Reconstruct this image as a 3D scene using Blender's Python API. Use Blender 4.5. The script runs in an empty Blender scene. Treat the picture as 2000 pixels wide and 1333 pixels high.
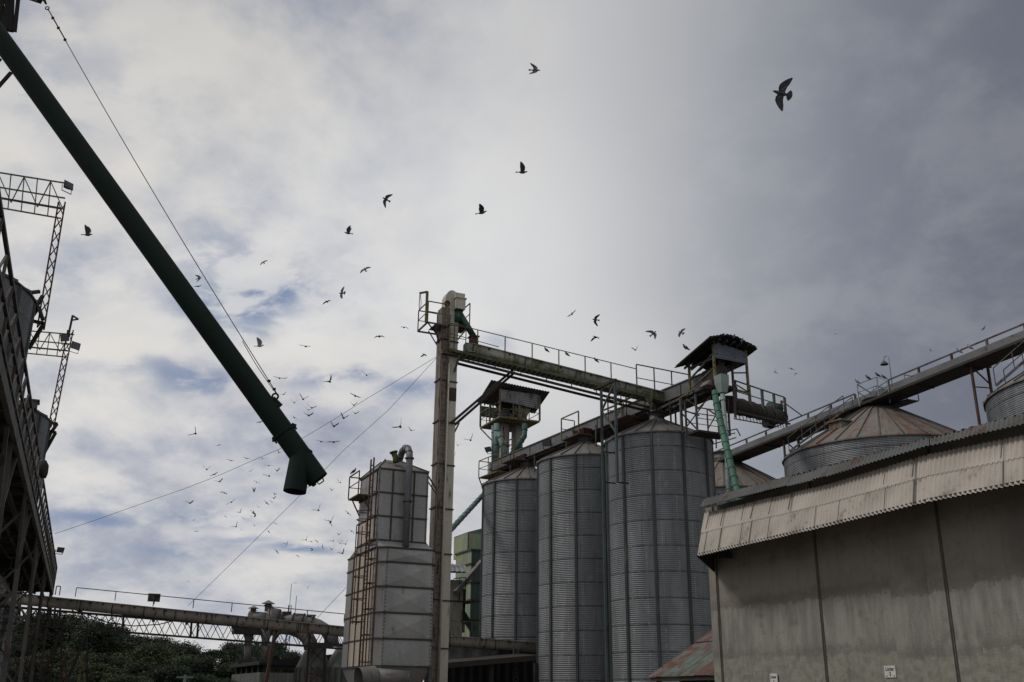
import bpy, math, random
import numpy as np
from mathutils import Vector, Matrix
random.seed(7); rng = np.random.default_rng(7)
PI = math.pi
C = bpy.context.scene.collection
R = math.radians
# ------------------------------------------------------------------ camera model
F = 1944.
uc = np.array([60, 5431, -1944.]); uc /= np.linalg.norm(uc)
fw = np.array([0, 0, -1.]); fc = fw - (fw @ uc) * uc; fc /= np.linalg.norm(fc)
rc = np.cross(fc, uc)
M = np.array([rc, fc, uc]); CAM = np.array([0, 0, 1.6])
def ray(px, py): return M @ np.array([(px - 1000) / F, (666.5 - py) / F, -1.])
def P(px, py, Y):                      # the point seen there at plan distance Y
    d = ray(px, py); return CAM + d * (Y / d[1])
def PZ(px, py, Z):                     # the point seen there at height Z
    d = ray(px, py); return CAM + d * ((Z - 1.6) / d[2])
def PV(px, py, A, B):                  # the point seen there in the vertical plane through A and B
    A = np.array(A[:2], float); B = np.array(B[:2], float)
    n = np.array([-(B - A)[1], (B - A)[0]]); d = ray(px, py)
    return CAM + d * ((n @ A) / (n @ d[:2]))
V = lambda *a: np.array(a, float)
UP = V(0, 0, 1)
def unit(v): v = np.array(v, float); return v / np.linalg.norm(v)
AZ = R(24.5)
D = V(-math.sin(AZ), math.cos(AZ), 0)  # long direction of the plant
Ee = V(math.cos(AZ), math.sin(AZ), 0)  # across it

# ------------------------------------------------------------------ materials
def lin(r, g, b):
    f = lambda c: ((c / 255 + .055) / 1.055) ** 2.4 if c > 10 else c / 255 / 12.92
    return (f(r), f(g), f(b), 1)
class NT:
    def __init__(s, t): s.t = t; s.n = t.nodes; s.l = t.links
    def new(s, ty, **k):
        x = s.n.new(ty)
        for a, b in k.items(): setattr(x, a, b)
        return x
    def put(s, sock, v):
        if isinstance(v, bpy.types.NodeSocket): s.l.new(v, sock)
        elif v is not None: sock.default_value = v
    def m(s, op, a, b=None, c=None, clamp=False):
        x = s.new('ShaderNodeMath', operation=op, use_clamp=clamp)
        for i, v in enumerate((a, b, c)):
            if v is not None: s.put(x.inputs[i], v)
        return x.outputs[0]
    def vm(s, op, a, b=None):
        x = s.new('ShaderNodeVectorMath', operation=op)
        s.put(x.inputs[0], a)
        if b is not None:
            if op == 'SCALE': s.put(x.inputs[3], b)
            else: s.put(x.inputs[1], b)
        return x.outputs[1] if op in ('DISTANCE', 'DOT_PRODUCT', 'LENGTH') else x.outputs[0]
    def mr(s, v, a, b, c=0., d=1., smooth=True):
        x = s.new('ShaderNodeMapRange'); x.interpolation_type = 'SMOOTHSTEP' if smooth else 'LINEAR'
        for i, q in enumerate((v, a, b, c, d)): s.put(x.inputs[i], q)
        return x.outputs[0]
    def noise(s, vec, scale, detail=5., rough=.55, dist=0.):
        x = s.new('ShaderNodeTexNoise'); s.put(x.inputs['Vector'], vec)
        x.inputs['Scale'].default_value = scale; x.inputs['Detail'].default_value = detail
        x.inputs['Roughness'].default_value = rough; x.inputs['Distortion'].default_value = dist
        return x.outputs[0]
    def mix(s, f, a, b, bt='MIX'):
        x = s.new('ShaderNodeMix', data_type='RGBA', blend_type=bt)
        s.put(x.inputs[0], f); s.put(x.inputs[6], a); s.put(x.inputs[7], b); return x.outputs[2]
    def ramp(s, f, stops):
        x = s.new('ShaderNodeValToRGB'); s.put(x.inputs[0], f); e = x.color_ramp.elements
        while len(e) < len(stops): e.new(.5)
        for q, (p, c) in zip(e, stops): q.position = p; q.color = c
        return x.outputs[0]
    def xyz(s, v):
        x = s.new('ShaderNodeSeparateXYZ'); s.put(x.inputs[0], v); return x.outputs
    def comb(s, a, b, c):
        x = s.new('ShaderNodeCombineXYZ')
        for i, v in enumerate((a, b, c)): s.put(x.inputs[i], v)
        return x.outputs[0]
def base_mat(name, rough=.6, metal=0.):
    m = bpy.data.materials.new(name); m.use_nodes = True
    t = NT(m.node_tree); b = m.node_tree.nodes['Principled BSDF']
    b.inputs['Roughness'].default_value = rough; b.inputs['Metallic'].default_value = metal
    return m, t, b
def mat(name, c1, c2, rust=None, amt=.5, scale=1.5, stretch=(1, 1, 1), rough=.6, metal=0., bump=.15, fine=14., rsc=None, fs=.35):
    m, t, b = base_mat(name, rough, metal)
    pos = t.new('ShaderNodeNewGeometry').outputs['Position']
    sv = t.vm('MULTIPLY', pos, tuple(stretch))
    n = t.noise(sv, scale, 6.)
    col = t.mix(t.mr(n, .35, .65), c1, c2)
    f = t.noise(pos, fine, 4.)
    col = t.mix(t.mr(f, .3, .7, 0., fs), col, t.mix(.5, col, (.02, .02, .018, 1)))
    if rust is not None:
        r = t.noise(sv, rsc or scale * 2.3, 8., .65)
        k = t.mr(r, 1 - amt - .06, 1 - amt + .06)
        col = t.mix(k, col, rust)
        t.put(b.inputs['Roughness'], t.mr(k, 0., 1., rough, .9))
    t.put(b.inputs['Base Color'], col)
    if bump:
        bp = t.new('ShaderNodeBump'); bp.inputs['Strength'].default_value = bump; bp.inputs['Distance'].default_value = .03
        t.put(bp.inputs['Height'], f); t.put(b.inputs['Normal'], bp.outputs[0])
    return m
G = lambda v, w=0.: (v + w, v, v - w, 1)
RUST = (.105, .045, .022, 1); DRUST = (.05, .026, .016, 1)
MT = {}
MT['steel'] = mat('weathered_steel', (.085, .09, .095, 1), (.055, .058, .06, 1), DRUST, .45, 1.2, (1, 1, .4), .7)
MT['dark'] = mat('dark_steel', (.03, .028, .026, 1), (.018, .017, .016, 1), DRUST, .45, 1., (1, 1, 1), .8)
MT['rusty'] = mat('rusty_steel', (.12, .05, .03, 1), (.07, .032, .02, 1), (.05, .03, .022, 1), .5, 2., (1, 1, .5), .85)
MT['yellow'] = mat('worn_yellow_paint', (.19, .16, .055, 1), (.12, .11, .05, 1), DRUST, .47, 3., (1, 1, 1), .7)
MT['moss'] = mat('mossy_green_paint', (.12, .135, .05, 1), (.08, .095, .045, 1), (.06, .055, .03, 1), .5, 1.6, (1, 1, 1), .8)
MT['trough'] = mat('trough_paint', (.27, .265, .23, 1), (.19, .19, .16, 1), (.07, .085, .035, 1), .45, 1.1, (1, 1, .5), .7)
MT['beltbox'] = mat('conveyor_box_steel', (.15, .155, .155, 1), (.11, .113, .113, 1), DRUST, .34, .9, (1, 1, 1), .55, .2)
MT['cream'] = mat('cream_paint', (.50, .47, .39, 1), (.41, .385, .32, 1), (.15, .10, .06, 1), .36, 1.2, (2, 2, .25), .6)
MT['brown'] = mat('brown_leg_paint', (.20, .165, .135, 1), (.14, .115, .095, 1), DRUST, .42, 1.5, (2, 2, .3), .7)
MT['tan'] = mat('leg_tan_paint', (.29, .265, .225, 1), (.22, .20, .17, 1), DRUST, .4, 1.5, (2, 2, .3), .7)
MT['greenpipe'] = mat('dark_green_spout_paint', (.005, .0175, .0125, 1), (.0038, .013, .0095, 1), (.014, .018, .013, 1), .34, 1.2, (1, 1, 1), .75, 0., .04)
MT['greenpipe'].node_tree.nodes['Principled BSDF'].inputs['Specular IOR Level'].default_value = .22
MT['green'] = mat('green_spout_paint', (.035, .14, .09, 1), (.022, .095, .062, 1), (.04, .09, .065, 1), .36, .9, (1, 1, .5), .6)
MT['dgreen'] = mat('deep_green_paint', (.02, .075, .05, 1), (.015, .055, .04, 1), (.02, .03, .02, 1), .4, 2., (1, 1, .5), .5)
MT['teal'] = mat('faded_teal_paint', (.12, .20, .18, 1), (.08, .145, .13, 1), (.09, .10, .08, 1), .4, 2., (1, 1, .5), .6)
MT['pale'] = mat('pale_green_paint', (.24, .30, .29, 1), (.2, .25, .24, 1), (.15, .16, .13, 1), .34, 2., (1, 1, .4), .6)
MT['sheet'] = mat('galvanised_sheet', (.24, .245, .25, 1), (.17, .172, .175, 1), (.1, .095, .085, 1), .4, .9, (1, 1, .35), .5, .25)
MT['panel'] = mat('dryer_panel_sheet', (.33, .325, .315, 1), (.25, .247, .24, 1), (.17, .16, .145, 1), .35, .8, (1, 1, .3), .5, .1)
MT['creampanel'] = mat('dryer_cream_panel', (.56, .48, .39, 1), (.47, .40, .325, 1), (.22, .15, .10, 1), .34, 1.5, (1, 1, .3), .6)
MT['flange'] = mat('flange_strip', (.05, .048, .045, 1), (.035, .033, .03, 1), DRUST, .45, 3., (1, 1, 1), .8)
MT['roofsheet'] = mat('old_roof_sheet', (.10, .10, .098, 1), (.065, .065, .062, 1), (.085, .055, .035, 1), .4, 1., (1, 1, 1), .6, .2)
MT['tanroof2'] = mat('grimy_corrugated_sheet', (.38, .34, .295, 1), (.29, .26, .225, 1), (.20, .17, .14, 1), .40, .8, (1.6, 1.6, .2), .65, 0., .05, 14., 1.6, .12)
MT['tanroof'] = mat('sun_bleached_corrugated_sheet', (.43, .385, .335, 1), (.34, .305, .265, 1), (.26, .22, .18, 1), .36, .7, (1, 1, .25), .6, 0., .05, 14., None, .15)
MT['lowroof'] = mat('painted_lean_to_sheet', (.14, .055, .045, 1), (.09, .05, .04, 1), (.12, .11, .09, 1), .45, .9, (1, 1, .6), .8)
MT['lowgreen'] = mat('faded_green_sheet', (.12, .17, .145, 1), (.10, .12, .105, 1), (.11, .07, .055, 1), .46, 1.2, (1, 1, .6), .8)
MT['lowgrey'] = mat('rusty_grey_sheet', (.15, .14, .13, 1), (.10, .085, .07, 1), (.11, .05, .03, 1), .48, 1.2, (1, 1, .6), .8)
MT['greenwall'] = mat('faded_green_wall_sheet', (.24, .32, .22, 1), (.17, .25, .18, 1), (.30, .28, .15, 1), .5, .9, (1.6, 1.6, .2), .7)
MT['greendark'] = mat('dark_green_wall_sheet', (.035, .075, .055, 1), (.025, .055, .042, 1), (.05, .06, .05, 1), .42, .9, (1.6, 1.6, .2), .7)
MT['cyclone'] = mat('cyclone_sheet', (.12, .135, .115, 1), (.085, .095, .085, 1), (.09, .06, .04, 1), .4, 1.1, (1, 1, .6), .6)
MT['duct'] = mat('duct_sheet', (.17, .165, .16, 1), (.12, .115, .11, 1), (.10, .06, .04, 1), .42, .8, (1, 1, 1), .6)
MT['pipegrey'] = mat('exhaust_pipe_grey', (.17, .175, .19, 1), (.12, .125, .135, 1), (.10, .08, .06, 1), .36, 1.5, (1, 1, .5), .5, .2)
MT['shed'] = mat('shed_wall_sheet', (.13, .14, .13, 1), (.10, .105, .10, 1), (.16, .16, .15, 1), .45, 1., (1, 1, .3), .7)
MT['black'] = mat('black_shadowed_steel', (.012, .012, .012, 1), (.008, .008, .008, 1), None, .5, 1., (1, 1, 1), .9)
MT['sign'] = mat('white_sign_board', (.66, .64, .60, 1), (.58, .56, .52, 1), None, .5, 3., (1, 1, 1), .6, 0., .02)
MT['ink'] = mat('black_lettering', (.02, .02, .02, 1), (.03, .03, .03, 1), None, .5, 3., (1, 1, 1), .7, 0., 0.)
MT['glass'] = mat('lamp_glass', (.12, .13, .14, 1), (.09, .1, .11, 1), None, .5, 3., (1, 1, 1), .2, 0., 0.)
MT['wire'] = mat('steel_cable', (.03, .03, .032, 1), (.022, .022, .024, 1), None, .5, 3., (1, 1, 1), .6, .3, 0.)
MT['ground'] = mat('yard_ground', (.16, .145, .125, 1), (.11, .10, .085, 1), (.07, .065, .055, 1), .45, .15, (1, 1, 1), .9)
MT['bark'] = mat('bark', (.06, .045, .03, 1), (.04, .03, .022, 1), None, .5, 2., (1, 1, .3), .9)
MT['bluesteel'] = mat('blue_grey_paint', (.055, .085, .095, 1), (.04, .06, .068, 1), DRUST, .4, 1.5, (1, 1, .4), .7)
MT['bluesheet'] = mat('blue_grey_cladding', (.13, .15, .185, 1), (.10, .115, .14, 1), (.07, .07, .075, 1), .4, 1.5, (1, 1, 1), .6)
MT['rope'] = MT['wire']
MT['rib'] = mat('dark_stiffener', (.05, .06, .058, 1), (.032, .038, .037, 1), (.10, .10, .095, 1), .40, 1.2, (1, 1, .3), .6)
MT['gantry'] = mat('brown_grey_gantry_steel', (.085, .078, .07, 1), (.055, .05, .045, 1), DRUST, .42, 1.2, (1, 1, .5), .75)
MT['lap'] = mat('grimy_sheet_lap', (.10, .085, .07, 1), (.07, .06, .05, 1), None, .5, 3., (1, 1, 1), .8, 0., 0.)

def silo_wall_mat(tier, ribs, name='silo_corrugated_galvanised'):
    m, t, b = base_mat(name, .5, .15)
    tc = t.new('ShaderNodeTexCoord').outputs['Object']; pos = t.new('ShaderNodeNewGeometry').outputs['Position']
    x, y, z = t.xyz(tc)
    ang = t.m('DIVIDE', t.m('ARCTAN2', y, x), 2 * PI)
    ti = t.m('DIVIDE', z, tier); row = t.m('FLOOR', ti); fr = t.m('FRACT', ti)
    par = t.m('MULTIPLY', t.m('MODULO', row, 2.), .5)
    pa = t.m('ADD', t.m('MULTIPLY', ang, float(ribs)), par); pan = t.m('FLOOR', pa); pf = t.m('FRACT', t.m('ADD', pa, 100.))
    cell = t.comb(pan, row, 0.)
    wn = t.new('ShaderNodeTexWhiteNoise'); wn.noise_dimensions = '2D'; t.put(wn.inputs['Vector'], cell)
    n = t.noise(t.vm('MULTIPLY', pos, (1.2, 1.2, .25)), .9, 6.)
    c = t.mix(t.mr(n, .35, .68), (.255, .265, .28, 1), (.155, .163, .174, 1))
    c = t.mix(t.mr(wn.outputs[0], 0., 1., 0., .6, False), c, (.15, .158, .17, 1))
    dn_ = t.noise(t.vm('MULTIPLY', pos, (1., 1., .6)), 2.6, 6., .65); c = t.mix(t.mr(dn_, .52, .68, 0., .45), c, (.12, .12, .115, 1)); c = t.mix(t.mr(dn_, .42, .30, 0., .3), c, (.38, .39, .40, 1))
    rs_ = t.noise(t.vm('MULTIPLY', pos, (5., 5., .35)), 1.7, 6., .6); c = t.mix(t.m('MULTIPLY', t.mr(rs_, .62, .74, 0., .55), t.mr(fr, 1., .3)), c, (.12, .075, .05, 1))
    sn_ = t.noise(pos, 5., 4.)
    seam = t.m('MULTIPLY', t.m('LESS_THAN', fr, .05), t.mr(sn_, .3, .6, .45, 1.))
    c = t.mix(t.m('MULTIPLY', seam, .9), c, (.035, .035, .035, 1))
    st = t.noise(t.vm('MULTIPLY', pos, (6., 6., .3)), 1.3, 5.)
    c = t.mix(t.mr(st, .58, .72, 0., .45), c, (.055, .052, .045, 1))
    # light zinc bloom round the bolts of the vertical sheet joints
    bl = t.m('LESS_THAN', t.m('ABSOLUTE', t.m('SUBTRACT', pf, .5)), .018)
    sp = t.m('GREATER_THAN', t.noise(t.vm('MULTIPLY', pos, (3., 3., 9.)), 2.2, 2.), .53)
    c = t.mix(t.m('MULTIPLY', t.m('MULTIPLY', bl, sp), .6), c, (.42, .42, .40, 1))
    t.put(b.inputs['Base Color'], c)
    return m
MT['silo'] = silo_wall_mat(1.2, 11); MT['bigsilo'] = silo_wall_mat(1.2, 22, 'wide_silo_corrugated_galvanised')
def silo_roof_mat(name, c1, c2, rst, amt, ns):
    m, t, b = base_mat(name, .65, .1)
    tc = t.new('ShaderNodeTexCoord').outputs['Object']; pos = t.new('ShaderNodeNewGeometry').outputs['Position']
    x, y, z = t.xyz(tc); ang = t.m('DIVIDE', t.m('ARCTAN2', y, x), 2 * PI)
    rad = t.m('SQRT', t.m('ADD', t.m('MULTIPLY', x, x), t.m('MULTIPLY', y, y)))
    pan = t.m('FLOOR', t.m('MULTIPLY', ang, float(ns)))
    wn = t.new('ShaderNodeTexWhiteNoise'); wn.noise_dimensions = '1D'; t.put(wn.inputs['W'], pan)
    sv = t.comb(t.m('MULTIPLY', ang, 50.), t.m('MULTIPLY', rad, .55), t.m('MULTIPLY', wn.outputs[0], 9.))
    n = t.noise(sv, 1., 6., .6)
    c = t.mix(t.mr(n, .3, .7), c1, c2)
    k = t.m('ADD', t.noise(sv, 2.1, 7., .65), t.m('MULTIPLY', t.m('SUBTRACT', wn.outputs[0], .5), .16))
    c = t.mix(t.mr(k, 1 - amt - .07, 1 - amt + .07), c, rst)
    f = t.noise(pos, 8., 4.); c = t.mix(t.mr(f, .4, .7, 0., .3), c, (.05, .045, .04, 1))
    t.put(b.inputs['Base Color'], c); return m
MT['siloroof'] = silo_roof_mat('silo_roof_sheet', (.16, .15, .14, 1), (.11, .10, .09, 1), (.14, .075, .05, 1), .36, 11)
MT['bigroof'] = silo_roof_mat('wide_silo_roof_sheet', (.19, .175, .145, 1), (.125, .115, .095, 1), (.15, .075, .05, 1), .45, 30)

def wall_mat():
    m, t, b = base_mat('stained_render_wall', .85)
    pos = t.new('ShaderNodeNewGeometry').outputs['Position']
    x, y, z = t.xyz(pos); u = t.vm('DOT_PRODUCT', pos, tuple(D))
    uz = t.comb(u, z, 0.)
    n = t.noise(uz, .55, 8., .6); n2 = t.noise(t.vm('MULTIPLY', uz, (2.6, .5, 1.)), 1.1, 8., .65); n3 = t.noise(uz, 5., 6., .6)
    up = t.mix(t.mr(n, .35, .68), (.245, .222, .188, 1), (.155, .140, .119, 1))
    lo = t.mix(t.mr(n2, .35, .68), (.275, .263, .232, 1), (.17, .162, .143, 1))
    gr = t.mix(t.mr(n3, .35, .68), (.26, .25, .21, 1), (.185, .177, .148, 1))
    # later coats of render with ragged top edges, one height per bay
    bay = t.m('FLOOR', t.m('DIVIDE', t.m('ADD', u, 40.), 2.17))
    wn = t.new('ShaderNodeTexWhiteNoise'); wn.noise_dimensions = '1D'; t.put(wn.inputs['W'], bay)
    n5 = t.noise(t.vm('MULTIPLY', uz, (1.6, 1., 1.)), 11., 5., .7)
    edge = t.m('ADD', t.m('ADD', t.m('MULTIPLY', t.m('SUBTRACT', n3, .5), .42), t.m('MULTIPLY', t.m('SUBTRACT', n5, .5), .30)), t.m('MULTIPLY', wn.outputs[0], .26))
    zz = t.m('ADD', z, edge)
    k1 = t.mr(zz, 3.87, 3.93, 1., 0.); k2 = t.mr(t.m('ADD', zz, t.m('MULTIPLY', t.m('SUBTRACT', n, .5), .5)), 2.62, 2.68, 1., 0.)
    c = t.mix(k1, up, lo); c = t.mix(k2, c, gr)
    band = t.m('MULTIPLY', t.mr(zz, 3.84, 3.93), t.mr(zz, 4.25, 3.98)); c = t.mix(t.m('MULTIPLY', band, .5), c, (.10, .088, .07, 1))
    band2 = t.m('MULTIPLY', t.mr(zz, 2.62, 2.7), t.mr(zz, 2.95, 2.72)); c = t.mix(t.m('MULTIPLY', band2, .45), c, (.10, .09, .075, 1))
    st = t.noise(t.vm('MULTIPLY', uz, (5., .5, 1.)), 1.5, 7., .7); c = t.mix(t.mr(st, .52, .75, 0., .55), c, (.085, .078, .066, 1))
    bl = t.noise(uz, 1.7, 9., .7); c = t.mix(t.mr(bl, .54, .66, 0., .45), c, (.10, .09, .075, 1))
    dr_ = t.noise(t.vm('MULTIPLY', uz, (14., .35, 1.)), 1.2, 5., .6); c = t.mix(t.m('MULTIPLY', t.mr(dr_, .60, .70, 0., .4), t.mr(n3, .4, .6)), c, (.06, .055, .045, 1))
    sp_ = t.noise(uz, 30., 3., .5); c = t.mix(t.mr(sp_, .66, .72, 0., .4), c, (.07, .065, .055, 1)); c = t.mix(t.mr(sp_, .34, .28, 0., .3), c, (.36, .34, .30, 1))
    t.put(b.inputs['Base Color'], c)
    bp = t.new('ShaderNodeBump'); bp.inputs['Strength'].default_value = .5; bp.inputs['Distance'].default_value = .03
    t.put(bp.inputs['Height'], t.m('ADD', t.m('MULTIPLY', k1, .8), t.noise(uz, 22., 6., .7))); t.put(b.inputs['Normal'], bp.outputs[0])
    return m
MT['wall'] = wall_mat()
def leaf_mat(name, a, b_, c_):
    m, t, b = base_mat(name, .75)
    inf = t.new('ShaderNodeNewGeometry'); n = t.noise(inf.outputs['Position'], .5, 3.)
    col = t.mix(t.mr(n, .35, .65), a, b_); col = t.mix(t.mr(inf.outputs['Random Per Island'], 0., 1., 0., .4, False), col, c_)
    t.put(b.inputs['Base Color'], col); return m
MT['leafA'] = leaf_mat('dark_foliage', (.026, .044, .018, 1), (.016, .029, .013, 1), (.034, .052, .021, 1))
MT['leafB'] = leaf_mat('olive_foliage', (.048, .062, .022, 1), (.030, .042, .017, 1), (.062, .074, .028, 1))
MT['bird'] = mat('slate_feathers', (.045, .048, .055, 1), (.028, .03, .034, 1), (.12, .125, .135, 1), .42, 9., (1, 1, 1), .8, 0., 0.)
MT['birdlight'] = mat('pale_grey_feathers', (.36, .36, .37, 1), (.22, .22, .23, 1), (.06, .06, .065, 1), .4, 9., (1, 1, 1), .8, 0., 0.)

# ------------------------------------------------------------------ objects
OFF = {}
def off(o): return OFF.get(o, V(0, 0, 0))
def tag(o, label=None, cat=None, group=None, kind=None):
    if label: o['label'] = label
    if cat: o['category'] = cat
    if group: o['group'] = group
    if kind: o['kind'] = kind
    return o
def thing(name, label, cat, loc=(0, 0, 0), group=None):
    o = bpy.data.objects.new(name, None); C.objects.link(o); o.location = tuple(loc)
    o.empty_display_size = .3; OFF[o] = V(*loc)
    return tag(o, label, cat, group)
class MB:
    def __init__(s): s.v = []; s.f = []; s.sm = []
    def add(s, vs, fs, smooth=False):
        b = len(s.v); s.v += [tuple(map(float, q)) for q in vs]; s.f += [tuple(b + i for i in f) for f in fs]; s.sm += [smooth] * len(fs); return s
    def hexa(s, bot, top):
        return s.add(list(bot) + list(top), [(3, 2, 1, 0), (4, 5, 6, 7), (0, 1, 5, 4), (1, 2, 6, 5), (2, 3, 7, 6), (3, 0, 4, 7)])
    def obox(s, c, ux, sx, sy, z0, z1):      # centre in plan, ux horizontal unit, sizes
        ux = V(ux[0], ux[1], 0); uy = V(-ux[1], ux[0], 0); c = V(c[0], c[1], 0)
        q = [c - ux * sx / 2 - uy * sy / 2, c + ux * sx / 2 - uy * sy / 2, c + ux * sx / 2 + uy * sy / 2, c - ux * sx / 2 + uy * sy / 2]
        return s.hexa([p + UP * z0 for p in q], [p + UP * z1 for p in q])
    def bar(s, p, q, w=.06, h=None, ref=None):
        h = h or w; p = np.array(p, float); q = np.array(q, float); t = unit(q - p)
        r = UP if ref is None else np.array(ref, float)
        if abs(t @ r) > .97: r = Ee
        a = unit(np.cross(t, r)); b = np.cross(a, t)
        o = [-a * w / 2 - b * h / 2, a * w / 2 - b * h / 2, a * w / 2 + b * h / 2, -a * w / 2 + b * h / 2]
        return s.hexa([p + k for k in o], [q + k for k in o])
    def path(s, pts, r, n=10, caps=True):
        pts = [np.array(p, float) for p in pts]; N = len(pts); rr = r if hasattr(r, '__len__') else [r] * N
        t0 = unit(pts[1] - pts[0]); a = unit(np.cross(t0, UP if abs(t0[2]) < .9 else Ee)); vs = []
        for i, p in enumerate(pts):
            t = unit(pts[min(i + 1, N - 1)] - pts[max(i - 1, 0)]); a = unit(a - (a @ t) * t); b = np.cross(t, a)
            for k in range(n):
                g = 2 * PI * k / n; vs.append(p + rr[i] * (a * math.cos(g) + b * math.sin(g)))
        fs = [(i * n + k, i * n + (k + 1) % n, (i + 1) * n + (k + 1) % n, (i + 1) * n + k) for i in range(N - 1) for k in range(n)]
        s.add(vs, fs, True)
        if caps:
            b = len(s.v) - len(vs); s.f.append(tuple(b + k for k in range(n))[::-1]); s.sm.append(False)
            s.f.append(tuple(b + (N - 1) * n + k for k in range(n))); s.sm.append(False)
        return s
    def tube(s, p, q, r, r2=None, n=12, caps=True): return s.path([p, q], [r, r if r2 is None else r2], n, caps)
    def lathe(s, c, prof, n=48, a0=0.):
        c = V(*c); vs = [c + V(r * math.cos(a0 + 2 * PI * k / n), r * math.sin(a0 + 2 * PI * k / n), z) for r, z in prof for k in range(n)]
        fs = [(i * n + k, i * n + (k + 1) % n, (i + 1) * n + (k + 1) % n, (i + 1) * n + k) for i in range(len(prof) - 1) for k in range(n)]
        return s.add(vs, fs, True)
    def sheet(s, A, B, Cc, Dd, pitch=.12, amp=.02, nrm=None, sub=4, smooth=True, jitter=0., sheetw=.8, Lfix=None):
        """corrugated sheet; A->B and D->C run across the ribs, A->D along them"""
        A, B, Cc, Dd = [np.array(q, float) for q in (A, B, Cc, Dd)]
        L = Lfix or max(np.linalg.norm(B - A), np.linalg.norm(Cc - Dd)); N = max(4, int(L / pitch * sub))
        n = unit(np.cross(B - A, Dd - A)) if nrm is None else np.array(nrm, float); vs = []
        for i in range(N + 1):
            u = i / N; k = int(u * L / sheetw); rnd = random.Random(k * 7 + 3); j = jitter * rnd.uniform(-1, 1)
            o = n * (amp * math.sin(u * L / pitch * 2 * PI) + j * .4)
            a = A + (B - A) * u; d = Dd + (Cc - Dd) * u
            vs += [a + o, d + o + (d - a) * j * .35]
        fs = [(2 * i, 2 * i + 2, 2 * i + 3, 2 * i + 1) for i in range(N)]
        return s.add(vs, fs, smooth)
    def build(s, name, m, parent=None, label=None, cat=None, group=None, kind=None, base=None):
        me = bpy.data.meshes.new(name); a = np.array(s.v)
        if parent is None:
            o0 = V((a[:, 0].min() + a[:, 0].max()) / 2, (a[:, 1].min() + a[:, 1].max()) / 2, a[:, 2].min()) if base is None else V(*base)
        else: o0 = off(parent)
        me.from_pydata([tuple(q) for q in (a - o0)], [], s.f)
        me.polygons.foreach_set('use_smooth', s.sm); me.materials.append(MT[m] if isinstance(m, str) else m); me.update()
        o = bpy.data.objects.new(name, me); C.objects.link(o)
        if parent is None: o.location = tuple(o0)
        else: o.parent = parent
        OFF[o] = o0
        return tag(o, label, cat, group, kind)
def bar(par, name, p, q, w=.06, h=None, m='steel'): return MB().bar(p, q, w, h).build(name, m, par)
def lerp(a, b, t): return np.array(a, float) * (1 - t) + np.array(b, float) * t
def kids(o): return [c for c in C.objects if c.parent == o]
def copy_tree(o, parent=None):
    c = o.copy(); C.objects.link(c); c.parent = parent
    for ch in KID.get(o, []): copy_tree(ch, c)
    return c
def railing(par, p, q, h=1.05, n=6, w=.05, m='yellow', mid=True, up=UP, pw=None):
    r = MB().bar(lerp(p, q, 0) + up * h, lerp(p, q, 1) + up * h, w)
    if mid: r.bar(np.array(p) + up * h * .52, np.array(q) + up * h * .52, w * .7)
    ro = r.build('railing', m, par); OFF[ro] = off(par)
    for i in range(n + 1):
        a = lerp(p, q, i / n); MB().bar(a, a + up * (h - w / 2), pw or w, None, D).build('post', m, ro)
    return ro
def flood(par_name, p, aim, label, s=.42, group='floodlights on the plant'):
    p = V(*p); t = thing('floodlight', label, 'floodlight', p, group)
    f = unit(aim); a = unit(np.cross(f, UP)); b = np.cross(a, f)
    def q(d, k): return [p + f * d + a * x * s * k + b * y * s * k * .75 for x, y in ((-.5, -.5), (.5, -.5), (.5, .5), (-.5, .5))]
    MB().hexa(q(-.12, .45), q(.1, 1.)).hexa(q(.1, 1.08), q(.135, 1.08)).build('lamp_housing', 'dark', t)
    MB().hexa(q(.137, .9), q(.145, .9)).build('lamp_glass', 'glass', t)
    y = MB().bar(p - a * s * .56 - b * .02, p - a * s * .56 - b * s * .75, .03); y.bar(p + a * s * .56 - b * .02, p + a * s * .56 - b * s * .75, .03)
    y.bar(p - a * s * .58 - b * s * .75, p + a * s * .58 - b * s * .75, .03); y.build('bracket', 'dark', t)
    return t

# ------------------------------------------------------------------ camera, light, sky
sc = bpy.context.scene
cam = bpy.data.cameras.new('camera'); co = bpy.data.objects.new('camera', cam); C.objects.link(co); sc.camera = co
cam.lens = 35; cam.sensor_width = 36; cam.clip_end = 5000; cam.clip_start = .05
co.matrix_world = Matrix([list(M[0]) + [0], list(M[1]) + [0], list(M[2]) + [1.6], [0, 0, 0, 1]])
SUN_EL, SUN_AZ = R(50), R(-95)   # azimuth from +Y, to the left
sd = V(math.sin(SUN_AZ) * math.cos(SUN_EL), math.cos(SUN_AZ) * math.cos(SUN_EL), math.sin(SUN_EL))
su = bpy.data.lights.new('sun', 'SUN'); su.energy = 1.35; su.angle = R(14); su.color = (1, .95, .88)
so = bpy.data.objects.new('sun', su); C.objects.link(so); so.rotation_euler = Vector(sd).to_track_quat('Z', 'Y').to_euler()
w = bpy.data.worlds.new('World'); sc.world = w; w.use_nodes = True; t = NT(w.node_tree)
bg = w.node_tree.nodes['Background']; bg.inputs['Strength'].default_value = .1
sky = t.new('ShaderNodeTexSky', sky_type='NISHITA'); sky.sun_disc = False; sky.sun_elevation = SUN_EL; sky.sun_rotation = SUN_AZ
dirv = t.new('ShaderNodeTexCoord').outputs['Generated']
x, y, z = t.xyz(dirv)
zz = t.m('ADD', t.m('MAXIMUM', z, 0.), .42)
pl = t.comb(t.m('DIVIDE', x, zz), t.m('DIVIDE', y, zz), 0.)
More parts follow.
